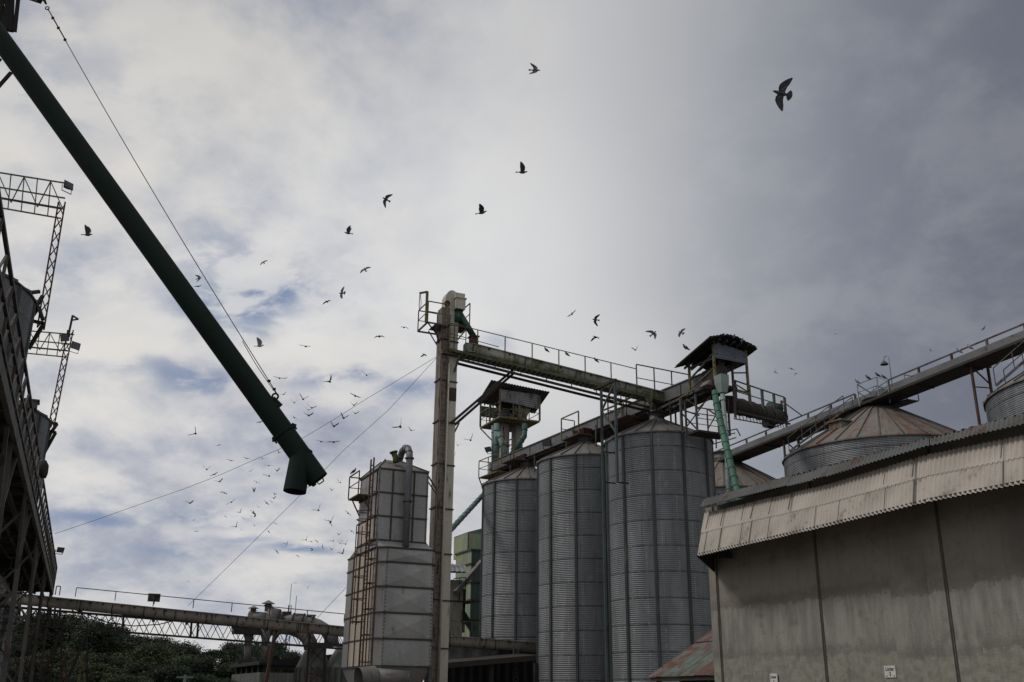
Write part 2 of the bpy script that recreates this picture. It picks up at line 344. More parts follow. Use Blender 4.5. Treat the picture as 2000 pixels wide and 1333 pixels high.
n1 = t.noise(pl, 3.1, 12., .58, .15); n2 = t.noise(t.vm('ADD', pl, (7.3, 2.1, 0)), .75, 5., .5); n3 = t.noise(t.vm('ADD', pl, (3.3, 9.1, 0)), 6.2, 9., .6, .15); n4 = t.noise(t.vm('MULTIPLY', pl, (1., 1.5, 1.)), 12., 6., .55, .4)
S = 10.
def c10(r, g, b): q = lin(r, g, b); return (q[0], q[1], q[2], 1)
xf = t.m('MULTIPLY', x, t.mr(y, -.1, .35, .15, 1.))
tt = t.m('ADD', t.m('ADD', xf, t.m('MULTIPLY', t.m('SUBTRACT', n2, .5), .10)), t.m('MULTIPLY', z, -.08))
base = t.ramp(t.mr(tt, -.5, .5, 0., 1., False), [(0., c10(172, 174, 184)), (.30, c10(192, 193, 199)), (.43, c10(215, 216, 218)), (.52, c10(208, 209, 212)), (.62, c10(186, 188, 193)), (.70, c10(158, 162, 170)), (.79, c10(132, 137, 149)), (.88, c10(116, 121, 134)), (1., c10(104, 109, 122))])
cl = t.ramp(n1, [(.36, c10(142, 150, 174)), (.45, c10(174, 180, 194)), (.51, c10(203, 205, 209)), (.58, c10(230, 228, 224)), (1., c10(238, 235, 231))])
lm = t.mr(x, .06, -.20, 0., .8)
col = t.mix(lm, base, cl)
col = t.mix(t.m('MULTIPLY', t.mr(n3, .42, .66, 0., .5), t.mr(x, .1, -.1, .2, 1.)), col, c10(236, 233, 229))
def blob(px, py, sx, sy, wp=.10):             # size in degrees-like units
    b = unit(ray(px, py)); a = V(*b)
    wv = t.vm('SCALE', t.vm('SUBTRACT', t.comb(n3, n1, n3), (.5, .5, .5)), wp)
    dv = t.vm('SUBTRACT', t.vm('ADD', dirv, wv), tuple(a)); dx, dy, dz = t.xyz(dv)
    h = t.m('SQRT', t.m('ADD', t.m('MULTIPLY', dx, dx), t.m('MULTIPLY', dy, dy)))
    q = t.m('SQRT', t.m('ADD', t.m('POWER', t.m('DIVIDE', h, sx), 2.), t.m('POWER', t.m('DIVIDE', dz, sy), 2.)))
    return t.mr(q, 1., .15)
# brightest part of the overcast, lower centre
glow = blob(830, 480, .26, .20); col = t.mix(t.m('MULTIPLY', glow, .55), col, c10(229, 230, 231))
glow2 = blob(1130, 730, .16, .10); col = t.mix(t.m('MULTIPLY', glow2, .55), col, c10(222, 222, 222))
for px, py, sx, sy, k in ((470, 130, .11, .07, .5), (258, 345, .035, .035, .7), (190, 435, .07, .03, .6), (35, 285, .08, .025, .55), (200, 815, .10, .03, .6), (230, 690, .12, .022, .6), (620, 540, .10, .02, .5), (120, 40, .04, .03, .5), (600, 690, .1, .03, .5), (300, 940, .14, .03, .45), (760, 450, .10, .06, .4)):
    col = t.mix(t.m('MULTIPLY', blob(px, py, sx, sy, .09), t.mr(n1, .35, .6, k * .35, k)), col, c10(232, 228, 223))
gap = None
for px, py, sx, sy, k in ((490, 578, .085, .035, 1.), (450, 560, .10, .05, .45), (400, 600, .08, .025, .6), (500, 650, .04, .015, .5), (470, 500, .07, .02, .4), (370, 742, .09, .014, .6), (250, 730, .07, .010, .3), (660, 742, .07, .012, .6), (790, 765, .05, .012, .6), (735, 785, .03, .015, .5),
                          (400, 1012, .08, .008, .6), (180, 1022, .07, .010, .7), (590, 1075, .06, .007, .7), (470, 1052, .06, .006, .4), (960, 690, .03, .02, .3), (170, 180, .10, .06, .28), (420, 500, .06, .03, .4), (480, 640, .04, .012, .4), (60, 30, .1, .05, .3), (310, 1085, .06, .006, .4), (100, 560, .09, .05, .25)):
    b = t.m('MULTIPLY', blob(px, py, sx, sy * 1.25, min(.10, .025 + sy * 1.6)), min(1., k * 1.25)); gap = b if gap is None else t.m('MAXIMUM', gap, b)
gap = t.m('MULTIPLY', gap, t.mr(t.m('ADD', t.m('MULTIPLY', n3, .45), t.m('MULTIPLY', n4, .55)), .57, .45, .2, 1.))
rip = t.m('MULTIPLY', blob(520, 560, .22, .12, .08), t.mr(n4, .46, .60, 0., .6)); col = t.mix(rip, col, c10(228, 227, 226))
blue = t.vm('MULTIPLY', sky.outputs[0], (.11, .105, .105))
blue = t.mix(.85, blue, c10(122, 140, 174))
col = t.mix(gap, col, blue)
# darker lower right storm cloud and lighter horizon
hz = t.m('MULTIPLY', t.mr(z, .16, .0), t.mr(x, .1, -.05)); col = t.mix(t.m('MULTIPLY', hz, .4), col, c10(205, 208, 214))
col = t.vm('SCALE', col, t.mr(n2, .3, .7, .95, 1.05))
col = t.vm('SCALE', col, t.mr(z, .34, .72, 1., .82))
below = t.mr(z, -.02, -.06); col = t.mix(below, col, (.10, .09, .08, 1))
t.put(bg.inputs['Color'], t.vm('SCALE', col, S * .93))
sc.view_settings.view_transform = 'Standard'; sc.view_settings.look = 'None'; sc.view_settings.exposure = 0; sc.view_settings.gamma = 1

# ------------------------------------------------------------------ ground
g = MB(); g.add([(-3000, -3000, 0), (3000, -3000, 0), (3000, 3000, 0), (-3000, 3000, 0)], [(0, 1, 2, 3)]); g.build('ground', 'ground', kind='structure', base=(0, 0, 0))

# ------------------------------------------------------------------ silos
KID = {}
def make_silo(name, label, r, H, coll_r, Zc, ribs, a0, wm, rm, group, ribw=.12, pitch=.0923, sect=22, vent=False):
    t0 = thing(name, label, 'silo', (0, 0, 0), group); ks = []
    nz = int(H / pitch * 4); prof = [(r + .019 * math.sin(2 * PI * (k / 4.)), k * H / nz) for k in range(nz + 1)]
    ks.append(MB().lathe((0, 0, 0), prof, 72 if r < 4 else 110).build('wall', wm, t0))
    # roof of folded sectors with raised seams
    m = MB(); re = r + .12; ze = H - .05
    for k in range(sect):
        a1 = a0 + 2 * PI * k / sect; a2 = a0 + 2 * PI * (k + 1) / sect
        p = lambda rr, zc, a: V(rr * math.cos(a), rr * math.sin(a), zc)
        m.add([p(re, ze, a1), p(re, ze, a2), p(coll_r, Zc, a2), p(coll_r, Zc, a1), p(re, ze - .07, a1), p(re, ze - .07, a2)], [(0, 1, 2, 3), (4, 5, 1, 0)])
    ks.append(m.build('roof', rm, t0)); rf = ks[-1]; sub = []
    m = MB()
    for k in range(sect):
        a1 = a0 + 2 * PI * k / sect
        m.bar(V(re * math.cos(a1), re * math.sin(a1), ze + .03), V(coll_r * math.cos(a1), coll_r * math.sin(a1), Zc + .03), .045 if r < 4 else .055, .07)
    sub.append(m.build('seam', 'roofsheet' if r > 4 else rm, rf))
    m = MB().lathe((0, 0, 0), [(coll_r + .05, Zc - .05), (coll_r + .05, Zc + .06), (coll_r - .03, Zc + .07), (coll_r - .03, Zc + .42), (coll_r + .09, Zc + .43), (coll_r + .09, Zc + .50), (0.01, Zc + .52)], 24)
    sub.append(m.build('roof_collar', 'roofsheet', rf))
    if vent:
        for va in vent:
            c = V(math.cos(va), math.sin(va), 0); rr = r * .62; zc = ze + (Zc - ze) * (re - rr) / (re - coll_r)
            q = MB().obox(c * rr, c, .7, .9, zc - .25, zc + .22); q.obox(c * rr, c, .95, 1.15, zc + .22, zc + .3); sub.append(q.build('roof_vent', 'bigroof', rf))
    KID[rf] = sub
    for k in range(ribs):
        a = a0 + 2 * PI * k / ribs; c = V(math.cos(a), math.sin(a), 0); s_ = V(-c[1], c[0], 0); m = MB()
        for sg in (-1, 1): m.hexa([c * (r + .005) + s_ * sg * ribw * .5 - s_ * .02, c * (r + .005) + s_ * sg * ribw * .5 + s_ * .02, c * (r + .085) + s_ * sg * ribw * .3 + s_ * .02, c * (r + .085) + s_ * sg * ribw * .3 - s_ * .02],
                                  [q + UP * (H - .1) for q in (c * (r + .005) + s_ * sg * ribw * .5 - s_ * .02, c * (r + .005) + s_ * sg * ribw * .5 + s_ * .02, c * (r + .085) + s_ * sg * ribw * .3 + s_ * .02, c * (r + .085) + s_ * sg * ribw * .3 - s_ * .02)])
        m.obox(c * (r + .07), c, .02, ribw * .6, 0, H - .1)
        ks.append(m.build('stiffener', 'rib', t0))
    KID[t0] = ks
    return t0
H1 = 14.03
S3 = PZ(1285, 865, H1); S2 = PZ(1144, 906, H1); S1 = PZ(1028, 950, H1)
aCam = math.atan2(-S3[1], -S3[0])
tall = make_silo('grain_silo', 'tall narrow corrugated silo nearest the concrete wall, widest of the three in front', 2.7, H1, .42, 15.15, 11, aCam - R(6.6), 'silo', 'siloroof', 'tall narrow silos in a row', sect=22)
tall.location = (S3[0], S3[1], 0)
for c, lb, tw in ((S2, 'middle one of the three tall narrow corrugated silos, rusty cone roof', 0.), (S1, 'tall narrow corrugated silo farthest back, beside the green sheet building', 0.)):
    o = copy_tree(tall); o.location = (c[0], c[1], 0); o['label'] = lb
    o.rotation_euler.z = math.atan2(-c[1], -c[0]) - aCam - R(5.5)
B0 = P(1724, 893, 57); HB = B0[2]; A0 = PZ(1417, 978, HB); C0 = B0 + (B0 - A0) * .96; AB = unit((B0 - A0) * V(1, 1, 0))
aB = math.atan2(-B0[1], -B0[0])
wide = make_silo('grain_silo', 'very wide corrugated silo with rusty ribbed cone roof rising behind the concrete wall', 5.6, HB, .75, 18.05, 0, aB, 'bigsilo', 'bigroof', 'wide silos behind the concrete wall', sect=30, vent=(aB - R(38),))
wide.location = (B0[0], B0[1], 0)
for c, lb in ((A0, 'wide silo with rusty cone roof partly hidden behind the green spout pipes'), (C0, 'wide silo cut by the right edge of the picture')):
    o = copy_tree(wide); o.location = (c[0], c[1], 0); o['label'] = lb; o.rotation_euler.z = .35 if c is A0 else .1
# dark left-hand silos
HL = 18.; L1e = PZ(70, 602, HL); L2e = PZ(99, 828, HL)
L1c = L1e - 5.6 * V(.89, .456, 0); L2c = L2e - 5.6 * V(.9, .436, 0)
lef = make_silo('grain_silo', 'shadowed corrugated silo at the left edge, nearer one behind the steel gantry', 5.6, HL, .75, 20.4, 18, 0.3, 'bigsilo', 'roofsheet', 'silos behind the left gantry', sect=30)
lef.location = (L1c[0], L1c[1], 0)
o = copy_tree(lef); o.location = (L2c[0], L2c[1], 0); o['label'] = 'shadowed corrugated silo at far left, farther one with a small roof hatch'
mh = MB(); q = PZ(62, 786, HL + .25); mh.obox(q, D, .9, .7, HL - .2, HL + .25).obox(q, D, 1.1, .9, HL + .25, HL + .33)
mh.build('roof_hatch', 'roofsheet', o).location = tuple(-V(L2c[0], L2c[1], 0))

# ------------------------------------------------------------------ conveyors
def box_conveyor(name, label, p, q, hgt, wid, side, seam=2.4, m='beltbox', walk=.8, rail=True, railh=1.0, nr=14, mrail='steel', gaps=()):
    """enclosed belt gallery p->q (top front edge); side: unit vector towards its far side"""
    p = V(*p); q = V(*q); t = thing(name, label, 'conveyor', (p + q) / 2 * V(1, 1, 0) + UP * min(p[2], q[2]) - UP * hgt)
    L = np.linalg.norm(q - p); d = unit(q - p)
    b = [p - UP * hgt, q - UP * hgt, q + side * wid - UP * hgt, p + side * wid - UP * hgt]; tp = [x_ + UP * hgt for x_ in b]
    MB().hexa(b, tp).build('casing', m, t)
    n = int(L / seam)
    for k in range(n + 1):
        a = lerp(p, q, k / n) - side * .012
        MB().bar(a - UP * hgt, a + UP * .03, .05, .03, side).build('joint_flange', 'flange', t)
    MB().bar(p - side * .03 + UP * .02, q - side * .03 + UP * .02, .07, .05).build('top_edge', m, t)
    MB().hexa([x_ - UP * .14 for x_ in (b[0] + side * .15, b[1] + side * .15, b[2] + side * walk, b[3] + side * walk)], [x_ - UP * .003 for x_ in (b[0] + side * .15, b[1] + side * .15, b[2] + side * walk, b[3] + side * walk)]).build('walkway_floor', 'dark', t)
    for k in range(n * 2): a = lerp(p, q, (k + .5) / n / 2) - UP * (hgt + .17); MB().bar(a + side * .2, a + side * (wid + walk), .06, .06).build('floor_joist', 'dark', t) if k % 2 == 0 else None
    return t
# rear belt gallery over the tall silos
c1a = V(*S3) + (V(*S1) - V(*S3)) * 1.37; c1b = V(*S3) - (V(*S1) - V(*S3)) * .36
DS = unit((V(*S1) - V(*S3)) * V(1, 1, 0)); ES = V(DS[1], -DS[0], 0)
nearoff = -ES * .35
zt1 = 16.42
def cp1(s): return V(S3[0], S3[1], 0) + DS * s + nearoff
L13 = np.linalg.norm((V(*S1) - V(*S3))[:2])
con1 = box_conveyor('belt_conveyor', 'grey boxed belt conveyor running over the roofs of the three tall silos', cp1(L13 + 3.9) + UP * 16.30, cp1(-4.9) + UP * 16.56, .62, .7, ES)
railing(con1, cp1(L13 + 1.5) + ES * 1.3 + UP * 16.2, cp1(1.) + ES * 1.3 + UP * 16.30, .62, 12, .05, 'steel', False)
for s, w_ in ((L13 + 1.0, 1.0), (L13 * .5 + .6, 1.2), (2.6, 1.1)):
    # inspection baskets hung on the near side
    a = cp1(s) - ES * .9 + UP * 15.55; b = cp1(s - w_ * 1.5) - ES * .9 + UP * 15.58
    MB().hexa([a - UP * .06, b - UP * .06, b + ES * .9 - UP * .06, a + ES * .9 - UP * .06], [a, b, b + ES * .9, a + ES * .9]).build('inspection_platform', 'rusty', con1)
    railing(con1, a, b, 1.25, 1, .06, 'yellow', False); railing(con1, a, a + ES * .9, 1.25, 1, .05, 'yellow', True)
for c in (S3, S2, S1):
    m = MB(); cc = V(c[0], c[1], 0); m.hexa([cc + x_ * .28 * DS + y_ * .28 * ES + UP * 15.5 for x_, y_ in ((-1, -1), (1, -1), (1, 1), (-1, 1))], [cc + x_ * .6 * DS + y_ * .5 * ES + UP * 15.93 for x_, y_ in ((-1, -1), (1, -1), (1, 1), (-1, 1))])
    m.build('discharge_chute', 'rusty', con1)
    for sg in (-1, 1):
        bar(con1, 'support_post', cc + DS * sg * .9 + ES * .5 + UP * 14.6, cc + DS * sg * .9 + ES * .5 + UP * 15.9, .07)
        bar(con1, 'support_post', cc + DS * sg * 1.5 - ES * .3 + UP * 14.4, cc + DS * sg * 1.5 - ES * .3 + UP * 15.9, .07)
# end platform of the rear conveyor, over the farthest tall silo
e0 = cp1(L13 + 4.2) - ES * .5; zf = 15.35
pa = [e0 - DS * 2.0, e0 + DS * .6, e0 + DS * .6 + ES * 1.6, e0 - DS * 2. + ES * 1.6]
MB().hexa([q_ + UP * (zf - .08) for q_ in pa], [q_ + UP * zf for q_ in pa]).build('end_platform', 'yellow', con1)
railing(con1, pa[0] + UP * zf, pa[1] + UP * zf, 1.1, 2, .05, 'yellow'); railing(con1, pa[1] + UP * zf, pa[2] + UP * zf, 1.1, 2, .05, 'yellow')
bar(con1, 'support_post', pa[1] + UP * zf, pa[1] + ES * 1.2 - UP * (1 - zf) - UP * 1.6, .06)
# front belt gallery over the wide silos
n2a = PV(1388, 872, A0 - V(0, 0, 0), B0); n2b = V(*B0) - AB * -1 * 0 - AB * 24
NS = V(AB[1], -AB[0], 0)
def cp2(s): return V(B0[0], B0[1], 0) + AB * s - NS * .5
LAB = np.linalg.norm((V(*A0) - V(*B0))[:2])
z2 = lambda s: 18.92 + .036 * (s - 0)
con2 = box_conveyor('belt_conveyor', 'long dark grey boxed belt conveyor rising to the right edge over the wide silos', cp2(LAB + 3.) + UP * z2(LAB + 3), cp2(-22) + UP * z2(-22), .72, .9, NS, 3.2)
for s0, s1 in ((LAB - .2, LAB - 4.2), (LAB - 5.2, .6), (-2.2, -22)):
    n_ = max(2, int(abs(s0 - s1) / 2.1)); railing(con2, cp2(s0) + UP * z2(s0) - NS * .02, cp2(s1) + UP * z2(s1) - NS * .02, .72, n_, .075, 'steel', False, pw=.11)
def s_at(px, z_=17.6): return min(np.linspace(LAB, -22, 900), key=lambda s_: abs((lambda q: 1000 + F * q[0] / -q[2])(M.T @ (cp2(s_) + UP * z_ - CAM)) - px))
for s in (s_at(1560), s_at(1933)):       # painted red trestles standing on the silo roofs
    c = cp2(s); zt = z2(s) - .75
    rr_ = min(np.linalg.norm((c - q0_)[:2]) for q0_ in (B0, C0)); zb = HB - .05 + (5.72 - min(5.72, rr_)) * .46
    t_ = con2; bar(t_, 'cap_beam', c - NS * .25 + UP * zt, c + NS * 1.5 + UP * zt, .1, .1, 'dark')
    for k, (o_, bb) in enumerate(((0., zb), (1.25, zb + .0))): bar(t_, 'trestle_leg', c + NS * o_ + UP * zt, c + NS * o_ + UP * bb - AB * 0, .11, .11, 'rusty')
    bar(t_, 'trestle_brace', c + UP * (zt - 1.), c + NS * 1.25 + UP * (zt - .15), .06, .06, 'dark'); bar(t_, 'trestle_brace', c + UP * (zt - 1.2), c + NS * 1.25 + UP * (zt - 1.3), .05, .05, 'dark'); 
for s in (LAB, 0.):                    # chutes
    cc = cp2(s) + NS * .45; zb = 18.55 - .0; MB().hexa([cc + x_ * .35 * AB + y_ * .35 * NS + UP * 18.1 for x_, y_ in ((-1, -1), (1, -1), (1, 1), (-1, 1))], [cc + x_ * .6 * AB + y_ * .5 * NS + UP * (z2(s) - .70) for x_, y_ in ((-1, -1), (1, -1), (1, 1), (-1, 1))]).build('discharge_chute', 'beltbox', con2)
    # small inspection platform on the near side
    a = cp2(s + 1.9) - NS * .9 + UP * (z2(s) - .75); b = cp2(s - .6) - NS * .9 + UP * (z2(s) - .75)
    MB().hexa([a - UP * .05, b - UP * .05, b + NS * .9 - UP * .05, a + NS * .9 - UP * .05], [a, b, b + NS * .9, a + NS * .9]).build('inspection_platform', 'steel', con2)
    railing(con2, a, b, 1.45, 2, .045, 'pale', True); railing(con2, b, b + NS * .9, 1.45, 1, .045, 'pale', True); railing(con2, a, a + NS * .9, 1.45, 1, .045, 'pale', True)
    # stair down the roof behind
    st = cp2(s - 1.2) + NS * 1.2 + UP * (z2(s) - .9); sb = cp2(s - 4.8) + NS * 2.6 + UP * 16.1
    for o_ in (0., .7):
        bar(con2, 'stair_stringer', st + NS * o_, sb + NS * o_, .05, .12); bar(con2, 'stair_handrail', st + NS * o_ + UP * .9, sb + NS * o_ + UP * .9, .04)
        for k in range(5): q_ = lerp(st, sb, k / 4) + NS * o_; bar(con2, 'handrail_post', q_, q_ + UP * .9, .035)
    for o_ in (0., .8): bar(con2, 'roof_strut', cp2(s - 1 - o_) + NS * .8 + UP * (z2(s) - .8), cp2(s - 1 - o_) + NS * .9 + UP * 17.5, .05)
# pale inspection rail by the collar
i1, i2, i3 = P(1674, 751, 56.5), P(1712, 737, 55.9), P(1733, 744, 55.4)
for a_, b_ in ((i1, i2), (i2, i3), (i1, i1 + V(.9, .5, -.35)), (i1 + V(.9, .5, -.35), i3)):
    bar(con2, 'inspection_rail', a_, b_, .05, .05, 'pale'); bar(con2, 'inspection_rail', a_ - UP * .5, b_ - UP * .5, .04, .04, 'pale')
for a_ in (i1, i2, i3, i1 + V(.9, .5, -.35)): bar(con2, 'rail_post', a_, a_ - UP * 1.35, .05, .05, 'pale')
# goose neck lamp on the front conveyor
gp = PV(1741, 742, cp2(0) + NS * .9, cp2(-10) + NS * .9); top = PV(1736, 692, cp2(0) + NS * .9, cp2(-10) + NS * .9)
gl = thing('yard_lamp', 'goose neck lamp with a small bell shade on the long right conveyor', 'lamp', gp)
k_ = -AB; hgt = top[2] - gp[2]
pts = [gp - UP * .4, gp + UP * hgt * .85] + [gp + UP * (hgt * .85 + .2 * math.sin(a)) + k_ * (.2 - .2 * math.cos(a)) for a in np.linspace(.3, PI, 8)] + [gp + UP * (hgt * .85 - .1) + k_ * .4]
MB().path(pts, .025, 8).build('lamp_pole', 'pale', gl)
MB().lathe(gp + UP * (hgt * .85 - .1) + k_ * .4, [(.04, .06), (.07, .02), (.17, -.08), (.23, -.17), (.23, -.19), (.05, -.12)], 16).build('lamp_shade', 'steel', gl)

# ------------------------------------------------------------------ bucket elevator tower (centre)
TY = 46.
tb = P(857, 1100, TY); tb = V(tb[0] + .02, tb[1], 0)
ztop = P(868, 606, TY)[2]
tow = thing('bucket_elevator', 'tall cream and brown bucket elevator tower in the centre with rusty flanges', 'elevator', tb)
te = Ee; lc = tb - te * .21; rcx = tb + te * .27
MB().obox(lc, te, .40, .62, 0, ztop).build('trunk', 'brown', tow, label='brown trunk with a ladder')
MB().obox(rcx, te, .42, .50, 0, ztop).build('trunk', 'cream', tow, label='cream painted trunk')
zf0 = P(862, 1083, TY)[2]
for k in range(-3, 7):
    z_ = zf0 + k * 2.05
    if 0 < z_ < ztop - .5:
        MB().obox(lc, te, .50, .72, z_, z_ + .06).build('flange', 'flange', tow); MB().obox(rcx, te, .50, .58, z_ - .04, z_ + .02).build('flange', 'flange', tow)
MB().obox(rcx - D * .0, te, .435, .515, P(875, 785, TY)[2], P(875, 759, TY)[2]).build('rust_patch_band', 'rusty', tow)
MB().tube(tb + te * .02 - D * .36 + UP * .5, tb + te * .02 - D * .36 + UP * (ztop - 2.9), .05).build('conduit', 'cream', tow)
ld = MB(); lp = lc - D * .40
for o_ in (-.16, .16): ld.bar(lp + te * o_, lp + te * o_ + UP * (ztop - .5), .035)
for k in range(int((ztop - 1) / .3)): ld.bar(lp - te * .16 + UP * (.3 * k + .3), lp + te * .16 + UP * (.3 * k + .3), .022)
ld.build('ladder', 'brown', tow)
# head: rounded casing plus discharge box
hc = tb + te * .12; hb = ztop - .35; ht = P(884, 570, TY)[2]
m = MB(); n_ = 12; prof = []
for k in range(n_ + 1):
    a = PI * k / n_; prof.append((-.36 * math.cos(a), .30 + .0 + .55 * math.sin(a)))
prof = [(-.36, 0)] + [(q_[0], (ht - hb) - .58 + q_[1] - .28 if True else 0) for q_ in prof] + [(.36, 0)]
vs = []
for sg in (-.27, .27):
    for u_, v_ in prof: vs.append(hc + te * u_ + D * sg + UP * (hb + max(0, v_)))
N_ = len(prof); m.add(vs, [tuple(range(N_)), tuple(range(2 * N_ - 1, N_ - 1, -1))] + [(k, k + N_, k + 1 + N_, k + 1) for k in range(N_ - 1)])
m.build('head_casing', 'cream', tow)
db = P(891, 604, TY); dz0 = P(893, 602, TY - .4)[2]; dz1 = P(895, 571, TY - .4)[2]
MB().obox(hc + te * .34 - D * .25, te, .50, .62, dz0, dz1 - .28).obox(hc + te * .34 - D * .25, te, .60, .72, dz1 - .30, dz1 - .25).obox(hc + te * .32 - D * .22, te, .5, .58, dz1 - .25, dz1).build('discharge_box', 'cream', tow)
MB().tube(hc - te * .3 - D * .42 + UP * (hb + .55), hc - te * .3 - D * .27 + UP * (hb + .55), .14).build('shaft_bearing', 'rusty', tow)
# top service platform with hoist
pz = P(850, 645, TY)[2]
pl0 = tb - te * 1.25 - D * .6; pw_, pd_ = 1.05, 1.4
def rect(o_, a, la, b, lb): return [o_, o_ + a * la, o_ + a * la + b * lb, o_ + b * lb]
rc_ = rect(pl0, te, 1.0, D, pd_)
fr = MB()
for i in range(4): fr.bar(rc_[i] + UP * pz, rc_[(i + 1) % 4] + UP * pz, .07)
fr.bar(rc_[0] + UP * pz, rc_[2] + UP * pz, .05); fr.build('platform_frame', 'steel', tow)
MB().hexa([q_ + UP * (pz + .04) for q_ in rect(pl0 + te * .45 + D * .2, te, .5, D, .9)], [q_ + UP * (pz + .06) for q_ in rect(pl0 + te * .45 + D * .2, te, .5, D, .9)]).build('platform_grating', 'sheet', tow)
for i, j in ((0, 1), (3, 0), (2, 3)): railing(tow, rc_[i] + UP * pz, rc_[j] + UP * pz, 1.1, 1, .045, 'yellow')
q1 = rect(tb + te * .5 - D * .3, te, .55, D, 1.1)
MB().hexa([q_ + UP * (pz + .25) for q_ in q1], [q_ + UP * (pz + .31) for q_ in q1]).build('platform_grating', 'dark', tow)
for i, j in ((0, 1), (1, 2)): railing(tow, q1[i] + UP * (pz + .3), q1[j] + UP * (pz + .3), 1.2, 1, .045, 'yellow') if i else None
MB().obox(q1[1] + D * .55 - te * .2, te, .3, .35, pz + .3, pz + .62).build('drive_motor', 'dark', tow)
for a_, b_ in ((rc_[0], tb - te * .4), (rc_[3], tb - te * .4 + D * .3)): bar(tow, 'platform_strut', lerp(a_, b_, .55) + UP * pz, b_ + UP * (pz - .75), .06)
bar(tow, 'platform_strut', q1[1] - te * .05 + UP * (pz + .25), tb + te * .5 + UP * (pz - .5), .06, .06, 'cream')
hp = rc_[0] - te * .08; ph = thing('davit_hoist', 'yellow davit arm with hanging rope at the elevator top platform', 'hoist', hp + UP * pz)
bar(ph, 'mast', hp + UP * (pz - .02), hp + UP * (P(830, 583, TY)[2] - .1), .11, .11, 'yellow')
ha = P(831, 584, TY); hbp = P(819, 600, TY - .3); ha = V(hp[0], hp[1], ha[2] - .08)
bar(ph, 'jib', ha, V(hp[0] - .32, hp[1] - .35, ha[2] - .22), .09, .1, 'yellow')
MB().path([V(hp[0] - .32, hp[1] - .35, ha[2] - .22), V(hp[0] - .33, hp[1] - .35, ha[2] - .9), V(hp[0] - .28, hp[1] - .35, ha[2] - 1.15)], .02, 6).build('rope', 'rope', ph)
MB().path([V(hp[0] - .30, hp[1] - .35, ha[2] - .25), V(hp[0] - .24, hp[1] - .33, ha[2] - .7), V(hp[0] - .25, hp[1] - .34, ha[2] - 1.0)], .015, 6).build('rope', 'rope', ph)
# bridge from the tower to the rear conveyor
bL = P(897, 681, TY - .45); bR = PV(1296, 777, cp1(0), cp1(5)); bR = V(bR[0], bR[1], bR[2])
bd = unit((bR - bL) * V(1, 1, 0)); bn = V(-bd[1], bd[0], 0)     # bn points away from the camera
tr = thing('trough_conveyor', 'mossy tubular trough conveyor bridging from the centre elevator to the silo tops', 'conveyor', lerp(bL, bR, .5) - UP * .2)
tA = P(921, 684, TY + .1); tB = P(1312, 783, bR[1] + .4)
def trough(par, a, b, r=.24, m='trough', seam=2.6, lid=True):
    a = V(*a); b = V(*b); d = unit(b - a); s_ = unit(np.cross(d, UP)); u_ = np.cross(s_, d)
    n = 10; sec = [s_ * r * math.cos(t_) + u_ * r * math.sin(t_) for t_ in np.linspace(PI, 2 * PI, n)]; sec = [sec[0] + u_ * r * .9] + sec + [sec[-1] + u_ * r * .9]
    vs = [a + q_ for q_ in sec] + [b + q_ for q_ in sec]; k = len(sec)
    m_ = MB().add(vs, [(i, i + 1, i + 1 + k, i + k) for i in range(k - 1)] + [tuple(range(k))[::-1], tuple(range(k, 2 * k))], True); m_.build('trough_body', m, par)
    MB().bar(a + u_ * (r * .93 + .02), b + u_ * (r * .93 + .02), r * 2 + .14, .05, u_).build('trough_lid', m, par)
    N = int(np.linalg.norm(b - a) / seam)
    for i in range(N + 1):
        c = lerp(a, b, i / N); vs = []
        m2 = MB()
        for off_ in (-.025, .025):
            vs += [c + d * off_ + q_ * 1.1 for q_ in sec]
        m2.add(vs, [(i_, i_ + 1, i_ + 1 + k, i_ + k) for i_ in range(k - 1)] + [tuple(range(k))[::-1], tuple(range(k, 2 * k))]); m2.build('joint_flange', 'flange', par)
        if i < N:
            for f_ in (.3, .7): MB().obox(lerp(a, b, (i + f_) / N) - s_ * 0 + bn * 0, (d[0], d[1]), .08, r * 2 + .1, c[2] * 0 + lerp(a, b, (i + f_) / N)[2] + r * .5, lerp(a, b, (i + f_) / N)[2] + r * .85).build('lid_clamp', 'dark', par)
trough(tr, tA, tB)
# walkway under / beside trough, near side
wz = -.30
a = bL - bd * .5; b = lerp(bL, bR, 1.) ; 
q_ = [a + UP * -.02, b + UP * -.06, b + bn * .7 - UP * .06, a + bn * .7 - UP * .02]
MB().hexa([v_ - UP * .13 for v_ in q_], q_).build('walkway_deck', 'moss', tr)
gz = MB()
for k in range(44): c = lerp(a, b, (k + .5) / 44) - UP * (.17 + (k / 44) * .04); gz.bar(c + bn * .05, c + bn * .65, .10, .02)
gz.build('grating', 'sheet', tr)
for o_ in (.25, .85):
    a2 = a + bn * o_ - UP * .46; b2 = b + bn * o_ - UP * .56
    bar(tr, 'truss_chord', a2 + bd * .5, b2 - bd * .4, .07, .12, 'dark')
for k in range(8): c = lerp(a, b, (k + .8) / 8.5); bar(tr, 'hanger', c + bn * .25 - UP * .15, c + bn * .25 - UP * (.47 + .01 * k), .04, .04, 'moss')
railing(tr, a, lerp(a, b, .87) - UP * .05, 1.25, 7, .035, 'yellow', False, pw=.045)
railing(tr, lerp(a, b, .87) - UP * .05, b + bd * 1.5 - UP * .1, 1.5, 3, .05, 'steel', True)
railing(tr, a + bn * .0 - UP * .05, a + bn * 1.3 - UP * .05, 1.25, 1, .04, 'yellow', True)
MB().bar(a + bd * .0 + UP * .72, lerp(a, b, .22) + UP * .62, .03).build('mid_rail', 'yellow', tr)
ip = [tb - te * .42 - D * .5, tb + te * .8 - D * .5]
